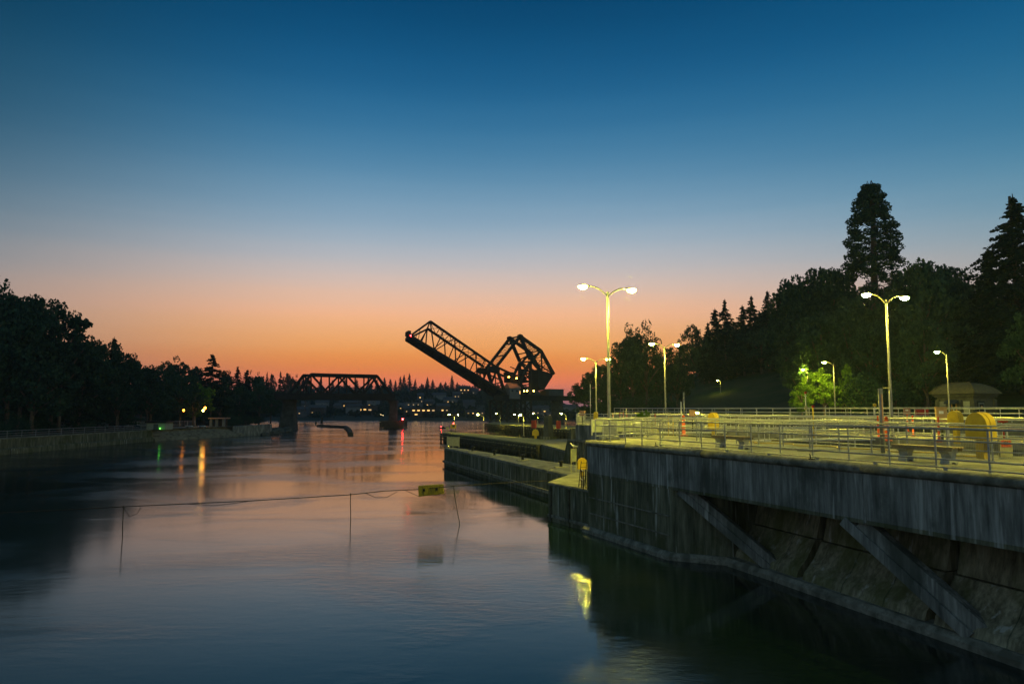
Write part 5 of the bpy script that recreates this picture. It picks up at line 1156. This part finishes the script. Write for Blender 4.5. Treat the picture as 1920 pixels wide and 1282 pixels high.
proto_conifer('f0', 46, 16, 6.5, 700, size=1.1, tiers=9, per=5); proto_conifer('f1', 47, 16, 8, 600, size=1.2, tiers=7, per=5, irreg=.45, prof=.75)
proto_broad('fb', 48, 10, 10, 800, size=.95, lobes=7, low=.05)
def proto_sequoia():
    rs = np.random.RandomState(51); h, wd = 40, 13; cent, rad, limbs = [], [], []
    for i in range(640):
        f = rs.uniform(.03, 1); env = wd / 2 * (1.0 if f < .28 else ((1 - (f - .28) / .72) ** .62)) * (.92 + .1 * math.sin(f * 17)) + .7
        a = rs.uniform(0, 6.283); rr = env * rs.uniform(.35, 1.0) ** .6; env *= 1
        c = (rr * math.cos(a), rr * math.sin(a), h * f - .15 * rr); cent.append(c); rad.append(rs.uniform(.75, 1.25) * (1.15 - .4 * f))
        if i % 5 == 0: limbs.append(((0, 0, h * f), c, .1))
    v = leaf_cloud(cent, rad, 60000, .36, .7, 52); PRO['sequoia'] = (trunk_mesh('trunk', h * .97, 1.15, limbs, M['bark']), quads_mesh('crown', v, M['leaf']), h, wd)
proto_sequoia()

SECT = {'dark tree within the mass of the right bank wood': [(1170, 'dark leafy tree at the river end of the right bank wood'), (1290, 'dark leafy tree in the wood beneath the rounded clumped trees'), (1500, 'dark tree in the wood above the grassy slope'), (1600, 'dark tree in the wood behind the lit green tree'), (1720, 'dark tree in the wood below the tall sequoia'), (9e9, 'dark tree in the wood behind the domed control house')],
        'low dark bush at the foot of the right bank wood': [(1300, 'low dark bush at the river end of the right bank wood'), (9e9, 'low dark bush in front of the wood near the control house')],
        'dark leafy tree massed in the wood on the left bank slope': [(40, 'dark leafy tree at the near end of the left bank wood'), (160, 'dark leafy tree in the wood above the long quay railing'), (280, 'dark leafy tree in the left wood short of the green lit kiosk'), (420, 'dark leafy tree in the left wood behind the park lamps'), (9e9, 'dark leafy tree in the left wood next to the truss bridge')],
        'low dark bush at the top of the left quay wall': [(200, 'low dark bush at the near end of the left quay'), (9e9, 'low dark bush at the far end of the left quay by the bridge')],
        'dark ridge tree far behind the railway bridges': [(735, 'dark far ridge tree seen behind the truss span'), (860, 'dark far ridge tree between the truss span and the raised leaf'), (9e9, 'dark far ridge tree seen behind the drawbridge tower')]}
TREE_N = 0
def plant(key, pos, height, width, label, cat='tree', group=None, name='tree', rz=None):
    global TREE_N; TREE_N += 1
    if label in SECT:
        px_ = 960 + pos[0] / max(pos[1], 1) * FP; label = next(l for lim, l in SECT[label] if px_ < lim)
    tm, cm, h, wd = PRO[key]; t = thing(name, pos, label, cat, group, random.uniform(0, 6.28) if rz is None else rz)
    t.scale = (width / wd, width / wd, height / h)
    link_mesh('trunk', tm, t); link_mesh('crown', cm, t); return t
def plant_px(key, px, ty, d, width_px, label, zf, name='tree', group=None, cat='tree', zb=None):
    q = D(px, 766, d); z = zf(q.x, q.y) if zb is None else zb; top = D(px, ty, d).z
    return plant(key, Vector((q.x, q.y, z - .15)), top - z, max(width_px * d / FP, (.56 if key[0] in 'bap' else .5 if key[0] == 'c' else 0) * (top - z) * (d < 300)), label, cat, group, name)
ordn = ['first', 'second', 'third', 'fourth', 'fifth', 'sixth', 'seventh', 'eighth', 'ninth', 'tenth', 'eleventh', 'twelfth', 'thirteenth', 'fourteenth', 'fifteenth', 'sixteenth', 'seventeenth', 'eighteenth', 'nineteenth', 'twentieth'] + ['twenty-' + s for s in ('first', 'second', 'third', 'fourth', 'fifth', 'sixth', 'seventh', 'eighth', 'ninth')]
KN = {'b': 'round topped leafy tree', 'a': 'thin see-through leafy tree', 'c': 'spiky dark conifer', 'f': 'great shaggy fir', 'p': 'broad clumped tree'}
NM = {'b': 'broadleaf_tree', 'a': 'broadleaf_tree', 'c': 'conifer_tree', 'f': 'fir_tree', 'p': 'broadleaf_tree'}
random.seed(21)
# --- left skyline, from the left edge to the truss span
LSK = [('b0', -30, 535, 112, 120), ('b1', 14, 540, 114, 95), ('b2', 38, 556, 116, 70), ('airy', 66, 556, 120, 75), ('airy', 96, 566, 124, 64), ('airy2', 112, 592, 122, 44), ('c2', 139, 590, 128, 46), ('b1', 158, 634, 132, 60), ('b3', 184, 636, 138, 56), ('c1', 208, 632, 146, 30),
       ('b0', 232, 662, 150, 42), ('b2', 250, 678, 156, 40), ('b3', 280, 683, 176, 44), ('airy', 310, 676, 184, 46), ('b1', 330, 674, 186, 44), ('airy2', 350, 680, 188, 40), ('b2', 366, 690, 190, 36), ('c3', 395, 662, 186, 50), ('b0', 416, 694, 196, 36), ('c0', 443, 686, 230, 20), ('c1', 461, 692, 232, 18), ('b1', 474, 698, 236, 30)]
for i, (k, px, ty, d, w) in enumerate(LSK): plant_px(k, px, ty, d, w, f'{KN[k[0]]}, {ordn[i]} from the left on the left bank skyline', left_z, NM[k[0]])
# --- left lower rows: trees standing at the quay, with visible stems
LROW = [('b2', 60, 640, 104, 150), ('b1', 150, 655, 106, 120), ('b3', 222, 672, 118, 95), ('b0', 282, 690, 142, 95), ('b2', 338, 704, 164, 80), ('lit', 366, 722, 172, 70), ('b1', 412, 712, 178, 66), ('b3', 448, 722, 190, 56), ('b0', 486, 722, 200, 54), ('b2', 508, 730, 216, 46)]
for i, (k, px, ty, d, w) in enumerate(LROW): plant_px(k, px, ty, max(d, 77.5 / ((960 - px) / FP)), w, f'leafy tree behind the quay railing, {ordn[i]} from the left in the front row', left_z, 'broadleaf_tree')
for px, y0, d, l in ((220, 770, 136, 'pale straight tree trunk in front of the dry bank'), (363, 755, 166, 'orange lit tree trunk between the two park lamps'), (277, 770, 149, 'pale trunk left of the green lit kiosk')):
    b = dl(px, d, left_z(D(px, 766, d).x, d)); plant('airy2', b - Vector((0, 0, .1)), 8.5, 6, l, 'tree', None, 'slim_tree')
# filler: rows one cannot tell apart
n_ = 0
for row, (y0, y1, dx) in enumerate(((-81, 0, 0), (-92, 0, 0), (-104, 0, 0), (-120, 0, 0))):
    y = 62 + row * 3
    while y < 250:
        x = y0 + random.uniform(-2.5, 2.5) - max(0, y - 215) * .9; hmax = (6 + row * 3.2) * (1 - .45 * smooth01(120, 190, y)) + random.uniform(-1, 1.5)
        if row == 0: hmax *= .85
        if row < 2 and 146 < y < 172: y += 8; continue
        k = random.choice(['b0', 'b1', 'b2', 'b3', 'bush']); z = left_z(x, y); px = 960 + x / y * FP; sky_ = 766 - (hmax + z - CH) / y * FP
        plant(k, Vector((x, y, z - .2)), hmax, random.uniform(8, 10.5), 'dark leafy tree massed in the wood on the left bank slope', 'tree', 'trees massed on the left bank slope', 'woodland_tree'); n_ += 1
        y += random.uniform(6, 9)
for y in rng(88, 215, 22):
    if 138 < y < 176: continue
    x = lb_x(y) - random.uniform(4, 8); plant('bush', Vector((x, y, left_z(x, y) - .4)), random.uniform(1.6, 3.2), random.uniform(4, 7), 'low dark bush at the top of the left quay wall', 'bush', 'bushes at the top of the left quay', 'bush')
# --- beyond the bridge: far skyline
random.seed(5)
FSK = [('b1', 487, 700, 330, 26), ('c1', 499, 696, 330, 14), ('b2', 508, 702, 332, 20), ('c3', 524, 695, 334, 16), ('b0', 537, 700, 336, 24), ('b1', 551, 705, 340, 26), ('b3', 572, 708, 380, 30)]
for i, (k, px, ty, d, w) in enumerate(FSK): plant_px(k, px, ty, d, w, f'far {KN[k[0]]}, {ordn[i]} from the left behind the left end of the truss', lambda x, y: left_z(x, y) - 1, NM[k[0]], zb=6)
HSK = [(600, 712), (622, 716), (646, 712), (668, 714), (690, 708), (706, 714), (720, 711), (731, 714), (741, 716), (750, 709), (757, 706), (767, 703), (778, 714), (790, 722), (801, 710), (811, 715), (826, 720), (835, 719), (847, 707), (857, 720), (871, 724), (880, 726), (890, 723), (905, 722), (922, 716), (933, 722), (948, 728), (962, 730), (978, 728)]
for i, (px, ty) in enumerate(HSK):
    k = random.choice(['c0', 'c1', 'c2', 'c0']); plant_px(k, px, ty - 4, 600 + random.uniform(-25, 25), random.uniform(14, 20), f'tiny far conifer, {ordn[i]} from the left on the ridge behind the bridges', hill_z, 'conifer_tree')
random.seed(9)
for i in range(150):
    d = random.uniform(560, 640); px = random.uniform(560, 1010); zt = D(px, random.uniform(721, 738), d).z; q = D(px, 766, d); z = hill_z(q.x, q.y)
    if zt - z > 3: plant(random.choice(['f0', 'f1', 'fb']), Vector((q.x, q.y, z - .3)), zt - z, random.uniform(6, 10), 'dark ridge tree far behind the railway bridges', 'tree', 'trees along the far ridge', 'ridge_tree')
# ------------------------------------------------------------------ right bank trees
random.seed(33)
RSK = [('b2', 1082, 722, 205, 34), ('b0', 1095, 712, 200, 36), ('b1', 1110, 692, 196, 34), ('b3', 1126, 682, 190, 40), ('b1', 1144, 690, 185, 36), ('b0', 1164, 642, 165, 44), ('pine', 1186, 622, 160, 66), ('pine', 1213, 617, 158, 64), ('b2', 1232, 664, 162, 40),
       ('airy', 1259, 652, 165, 40), ('airy2', 1278, 645, 165, 34), ('airy', 1302, 608, 155, 56), ('b1', 1322, 622, 152, 40), ('c2', 1331, 604, 150, 44), ('c1', 1345, 578, 150, 40), ('c2', 1364, 561, 148, 48), ('b0', 1384, 604, 148, 36), ('c1', 1398, 572, 146, 34), ('c2', 1415, 554, 146, 46),
       ('c0', 1446, 545, 144, 48), ('c3', 1469, 538, 142, 44), ('c2', 1486, 528, 140, 42), ('b3', 1503, 517, 138, 52), ('b1', 1524, 518, 136, 54), ('b0', 1548, 505, 134, 60), ('b2', 1578, 508, 132, 50)]
for i, (k, px, ty, d, w) in enumerate(RSK): plant_px(k, px, ty, d + (50 if 1285 < px < 1495 else 10), w * 1.12, f'{KN[k[0]]}, {ordn[i]} from the left on the right bank skyline', right_z, NM[k[0]])
plant_px('sequoia', 1650, 347, 130, 150, 'tall narrow sequoia with a rounded point towering over the right bank', right_z, 'sequoia_tree')
R2 = [('b2', 1738, 493, 112, 66), ('b3', 1772, 489, 122, 72), ('b0', 1810, 503, 122, 64), ('b1', 1836, 540, 120, 50)]
for i, (k, px, ty, d, w) in enumerate(R2): plant_px(k, px, ty, d, w * 1.1, f'round topped leafy tree, {ordn[i]} to the right of the sequoia', right_z, 'broadleaf_tree')
plant_px('fir', 1925, 366, 106, 300, 'great shaggy fir at the far right of the bank', right_z, 'fir_tree')
plant_px('c2', 1868, 470, 116, 95, 'dark conifer tucked in front of the great fir', right_z, 'conifer_tree')
# trees lower in the wood
for i, (k, px, ty, d, w) in enumerate([('b0', 1600, 560, 120, 90), ('b1', 1690, 545, 116, 100), ('b2', 1545, 590, 122, 90), ('b3', 1640, 600, 112, 80), ('b0', 1740, 600, 104, 100), ('b1', 1800, 590, 118, 90), ('b2', 1855, 600, 116, 90), ('b3', 1915, 620, 112, 90), ('b0', 1480, 600, 132, 80), ('b1', 1430, 610, 140, 80), ('c0', 1390, 620, 150, 60), ('b3', 1350, 630, 158, 70), ('b2', 1500, 640, 128, 70), ('b1', 1580, 640, 118, 80), ('b0', 1310, 650, 166, 70), ('b2', 1270, 680, 170, 60), ('b3', 1225, 690, 172, 60), ('b1', 1190, 690, 176, 60), ('b0', 1150, 715, 180, 50), ('b2', 1110, 728, 184, 44),
                                        ('b3', 1690, 640, 110, 90), ('b1', 1770, 650, 116, 90), ('b0', 1880, 670, 112, 90), ('bush', 1240, 742, 150, 60), ('bush', 1190, 745, 160, 60), ('bush', 1140, 750, 165, 50), ('bush', 1680, 720, 104, 80), ('bush', 1745, 716, 112, 80), ('bush', 1620, 705, 105, 80), ('bush', 1905, 735, 108, 80), ('bush', 1840, 730, 112, 80), ('bush', 1098, 762, 170, 40)]):
    if 1285 < px < 1495 and ty < 700: d += 52
    plant_px(k, px, ty, d, w * 1.1, 'dark tree within the mass of the right bank wood' if k != 'bush' else 'low dark bush at the foot of the right bank wood', right_z, 'woodland_tree' if k != 'bush' else 'bush', 'trees massed in the right bank wood' if k != 'bush' else 'bushes at the foot of the right bank wood', 'tree' if k != 'bush' else 'bush')
for i in range(90):
    w = random.uniform(100, 170); s = random.uniform(-185, 5); q = W(s, w); px = 960 + q.x / q.y * FP if q.y > 20 else 5000
    if q.y < 60 or px < 1085 or (1285 < px < 1500 and w < 132): continue
    z = right_z(q.x, q.y); lim = np.interp(px, [1085, 1160, 1240, 1330, 1420, 1500, 1600, 1900], [740, 690, 690, 640, 590, 560, 540, 520]); ht = CH + (766 - lim) / FP * q.y - z
    if ht < 4: continue
    ht = min(ht * random.uniform(.75, 1), 24); plant(random.choice(['b0', 'b1', 'b2', 'b3', 'c0', 'c1']), Vector((q.x, q.y, z - .2)), ht, random.uniform(8, 12), 'dark tree within the mass of the right bank wood', 'tree', 'trees massed in the right bank wood', 'woodland_tree')
# lamp lit trees
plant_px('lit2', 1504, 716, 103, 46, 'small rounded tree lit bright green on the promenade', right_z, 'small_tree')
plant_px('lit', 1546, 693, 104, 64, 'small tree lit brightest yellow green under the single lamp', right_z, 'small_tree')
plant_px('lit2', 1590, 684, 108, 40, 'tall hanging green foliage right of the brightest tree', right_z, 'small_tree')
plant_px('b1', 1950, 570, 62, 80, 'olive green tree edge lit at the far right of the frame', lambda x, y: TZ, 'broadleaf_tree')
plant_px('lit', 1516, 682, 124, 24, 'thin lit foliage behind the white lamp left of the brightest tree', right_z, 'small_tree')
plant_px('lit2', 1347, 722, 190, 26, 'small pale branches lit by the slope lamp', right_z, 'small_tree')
for i, px in enumerate((1195, 1203, 1211)):
    plant('lit2', dpt(px, 61), 1.25 + .12 * i, .8, ('tiny yellow green shrub beyond the panels, left of three', 'tiny yellow green shrub beyond the panels, middle of three', 'tiny yellow green shrub beyond the panels, right of three')[i], 'shrub', 'tiny lit shrubs at the lock head', 'shrub')

# ------------------------------------------------------------------ evening haze
def haze():
    mb = MB(); mb.box((0, 620, 40), (3100, 1640, 98)); m = bpy.data.materials.new('haze'); m.use_nodes = True; t = m.node_tree; t.nodes.clear()
    v = N(t, 'ShaderNodeVolumePrincipled'); v.inputs['Color'].default_value = (.6, .76, .95, 1); v.inputs['Density'].default_value = .00022; v.inputs['Anisotropy'].default_value = .2
    o = N(t, 'ShaderNodeOutputMaterial'); t.links.new(v.outputs[0], o.inputs['Volume']); tag(mk('haze', mb, m), 'thin evening haze over the river', kind='stuff')
haze()
# ------------------------------------------------------------------ houses on the far hill
random.seed(17)
HOUSES = []
def hill_pt(px, py):
    for d in rng(396, 660, 264):
        q = D(px, py, d)
        if q.z <= hill_z(q.x, q.y) + .05: return q
    q = D(px, py, 640); return Vector((q.x, q.y, hill_z(q.x, q.y)))
def house(px, py, wd, ht, wins, label, wm='hw2', bright=False, gable=True):
    q = hill_pt(px, py + 4); zb = q.z - .6; HOUSES.append((q.x, q.y - 5, wd)); t = thing('hillside_house', Vector((q.x, q.y - 5, zb)), label, 'house', 'houses on the far hillside', random.uniform(-.25, .25))
    mb = MB(); wd *= .72; wins = [(u, v, a * .85, b, on) for u, v, a, b, on in wins]; mb.box((0, 0, ht / 2), (wd, 6, ht)); w_ = mk('wall', mb, M[wm], t, local=True)
    mb = MB()
    if gable: mb.loft([[(x, -3.5, ht - .05), (x, 0, ht + 1.7), (x, 3.5, ht - .05)] for x in (-wd * .54, wd * .54)], True, True)
    else: mb.box((0, 0, ht + .12), (wd + .8, 7, .24))
    rf = mk('roof', mb, M['hroof'], t, local=True)
    if gable: mb = MB(); mb.box((wd * .25, .8, ht + 1.3), (.7, .7, 1.6)); mk('chimney', mb, M['hw3'], rf, local=True)
    for (u, v, a, b, on) in wins:
        mb = MB(); a *= .7; b *= .62; mb.box((u * wd, -3.03, v * ht), (a, .08, b)); f_ = mk('window', mb, M['hw1'], t, local=True)
        mb = MB(); mb.box((u * wd, -3.08, v * ht), (a * .86, .06, b * .82)); mk('pane', mb, M['win2' if on == 2 else 'win' if on else 'win0'], f_, local=True)
Wn = lambda *a: [(u, v, w_, h_, on) for u, v, w_, h_, on in a]
house(573, 776, 9, 4.5, Wn((-.2, .5, 1.3, 1, 1), (.25, .5, 1.2, 1, 0)), 'low dark house with one lit window at the left end of the far shore')
house(608, 762, 11, 4.5, Wn((-.3, .55, 2, 1.3, 2), (.25, .55, 2.2, 1.2, 1)), 'house with two warm windows left of centre under the truss span', 'hw1')
house(577, 762, 7, 4, Wn((-.1, .5, .9, 1.2, 1)), 'small house with one narrow lit window above the leftmost far house')
house(638, 767, 6, 4, Wn((0, .5, 1.2, 1.2, 2)), 'small house with one bright square window under the truss')
house(644.6, 761, 5, 4.5, Wn((0, .55, .7, 2, 1)), 'narrow house with a tall lit slit window under the truss')
house(659, 762, 14, 4.5, Wn((-.35, .55, 2.2, 1.5, 2), (0, .55, 2, 1, 1), (.33, .55, 2.8, 1.3, 2)), 'long house with a row of warm windows under the middle of the truss', 'hw3')
house(674, 756, 6, 3.5, Wn((0, .5, 1, 1, 2)), 'small house with one bright window high under the truss')
house(688, 771, 18, 5, Wn((-.38, .55, 3, 2, 2), (-.15, .55, 3, 2, 2), (.08, .55, 3, 2, 2), (.32, .55, 3.4, 1.4, 1)), 'brightest glass fronted house on the far shore, under the right part of the truss', 'hw3', gable=False)
house(703, 759, 9, 5, Wn((-.2, .35, 2.2, 1.4, 2), (.2, .7, 1.5, 1, 0)), 'pale gabled house with a lit porch near the middle pier', 'hw1')
house(668, 771, 12, 4.5, Wn((-.2, .5, 1, 1, 0), (.3, .5, 1.2, 1, 0)), 'blue grey house with dark windows left of the brightest house', 'hw1')
house(600, 773, 12, 4.5, Wn((-.3, .4, 1, 1, 1), (.2, .5, 1, 1, 0)), 'brown house just above the far waterline by the tripod', 'hw3')
house(756, 765, 5, 3.5, Wn((0, .5, 1.2, 1, 2)), 'tiny house with one warm window right of the middle pier')
house(770, 774, 8, 4.5, Wn((-.2, .6, 1.3, 1, 1), (.2, .3, 1, 1, 1)), 'house with two small windows near the water right of the red light')
house(779, 760, 14, 4, Wn((-.3, .6, 1.5, 1, 1), (0, .6, 1.5, 1, 1), (.3, .6, 1.5, 1, 1)), 'long pale roofed house left of the twin window tower', 'hw1', gable=False)
house(790, 752, 6, 6, Wn((-.1, .75, 1.6, 1.2, 2), (.15, .3, 1.2, 1.2, 1)), 'tall narrow house with stacked bright windows', 'hw2')
house(795, 776, 19, 5.5, Wn((-.4, .7, 2.6, 1.4, 2), (-.2, .7, 2.6, 1.4, 2), (0, .7, 2.6, 1.4, 2), (.2, .7, 2.6, 1.4, 2), (.4, .7, 2.6, 1.4, 1), (-.3, .3, 3, 1.2, 2)), 'two storey house with a full row of bright windows near the far waterline', 'hw3', gable=False)
house(807, 759, 8, 4, Wn((-.15, .5, 1.2, .8, 2), (.2, .5, 1.2, .8, 1)), 'low house with a pair of lit windows above the bright two storey house')
house(832, 771, 10, 5, Wn((-.1, .5, 2, 1.4, 2), (.25, .5, 1.8, 1, 1)), 'house with an orange lit bay left of the raised leaf shadow', 'hw3')
house(846, 755, 12, 4.5, Wn((-.1, .6, .7, 1.4, 2), (.3, .6, .7, .9, 1)), 'grey house with one tall and one small lit window mid slope', 'hw1')
house(857, 743, 8, 4, Wn((-.2, .5, 1.6, .8, 2), (.2, .5, 1.3, .8, 1)), 'house with low lit windows beneath the leaf', 'hw2')
house(871, 736, 13, 6, Wn((-.3, .7, 1.6, 1.3, 2), (0, .7, 1.6, 1.3, 2), (.3, .7, 1.6, 1.3, 2), (-.2, .3, 1.6, 1.2, 1), (.2, .3, 1.6, 1.2, 1)), 'highest large house with many warm windows near the ridge', 'hw3')
house(890, 736, 7, 4, Wn((0, .5, .9, .9, 1)), 'small house with one greenish window at the ridge beside the leaf')
house(891, 775, 15, 4, Wn((-.35, .5, 1.4, .9, 1), (-.1, .5, 1.4, .9, 2), (.15, .5, 1.4, .9, 2), (.38, .5, 1.2, .9, 1)), 'low boathouse with a dotted row of lights left of the trestle', 'hw2', gable=False)
house(880, 762, 10, 4.5, Wn((.2, .5, 1.2, 1, 0)), 'dark gabled house above the boathouse', 'hw2')
house(657, 731, 7, 4, Wn((0, .5, 1.6, 1, 2)), 'house with one bright light seen through the truss diagonals')
house(763, 735, 8, 4, Wn((0, .5, .8, .8, 1)), 'dim house with a pin point of light near the ridge')
house(825, 745, 13, 4, Wn((.3, .5, 1, .8, 0)), 'long dark roofed house mid slope left of the leaf', 'hw1')
house(1018, 775, 8, 5, Wn((0, .6, 2, 1.6, 2)), 'house with a large pale light right of the trestle', 'hw1')
house(1003, 776, 9, 5, Wn((-.2, .5, 1.4, 1.2, 2), (.2, .5, 1, 1, 1)), 'house with lit windows seen through the trestle right side', 'hw2')
house(982, 770, 8, 6, Wn((-.2, .75, .8, 2, 1), (.15, .45, 1.8, 1, 2)), 'house with a lit stair window seen through the trestle bracing', 'hw2')
house(1026, 778, 10, 3.5, Wn((-.2, .5, 2, .8, 1), (.25, .5, 1.5, .8, 1)), 'low shed with two lit openings left of the big pier', 'hw1', gable=False)
house(1068, 768, 14, 4, Wn((-.2, .5, 1, .8, 0)), 'pale roofed house right of the big bridge pier', 'hw1')
t = thing('garden_light_string', hill_pt(712, 779), 'sloping row of small white garden lights by the far shore', 'lights')
for i in range(9):
    q = hill_pt(706 + i * 1.9, 777 + i * .7); q.y -= 4; q.z += 1.2; mb = MB(); mb.lathe([(.04, -.12), (.14, 0), (.04, .12)], q, 6); mk('bulb', mb, M['garden'], t)
# --- far slope woods, one mass
def far_mass():
    rs = np.random.RandomState(3); vs = []
    for i in range(1500):
        d = rs.uniform(396, 600); px = rs.uniform(380, 1190); q = D(px, 766, d); z = hill_z(q.x, q.y); hh = rs.uniform(3.5, 7.5); ww = rs.uniform(3, 6)
        if px > 1055: hh *= .5
        if any(abs(q.x / q.y - hx / hy) * FP < wd_ * FP / hy / 2 + 3 and -6 < hy - q.y < 40 for hx, hy, wd_ in HOUSES): hh = min(hh, 2.6)
        c = np.stack([rs.normal(0, ww * .28, 42), rs.normal(0, ww * .28, 42), rs.uniform(.05, 1, 42) * hh], 1); c[:, :2] *= (1.15 - c[:, 2:3] / hh) * 1.3
        vs.append(leaf_faces(c + np.array([q.x, q.y, z]), 1.3, rs))
    o = link_mesh('distant_woods', quads_mesh('distant_woods', np.concatenate(vs), M['needle'])); tag(o, 'dark wooded far hillside between the houses', 'woods', kind='stuff')
far_mass()
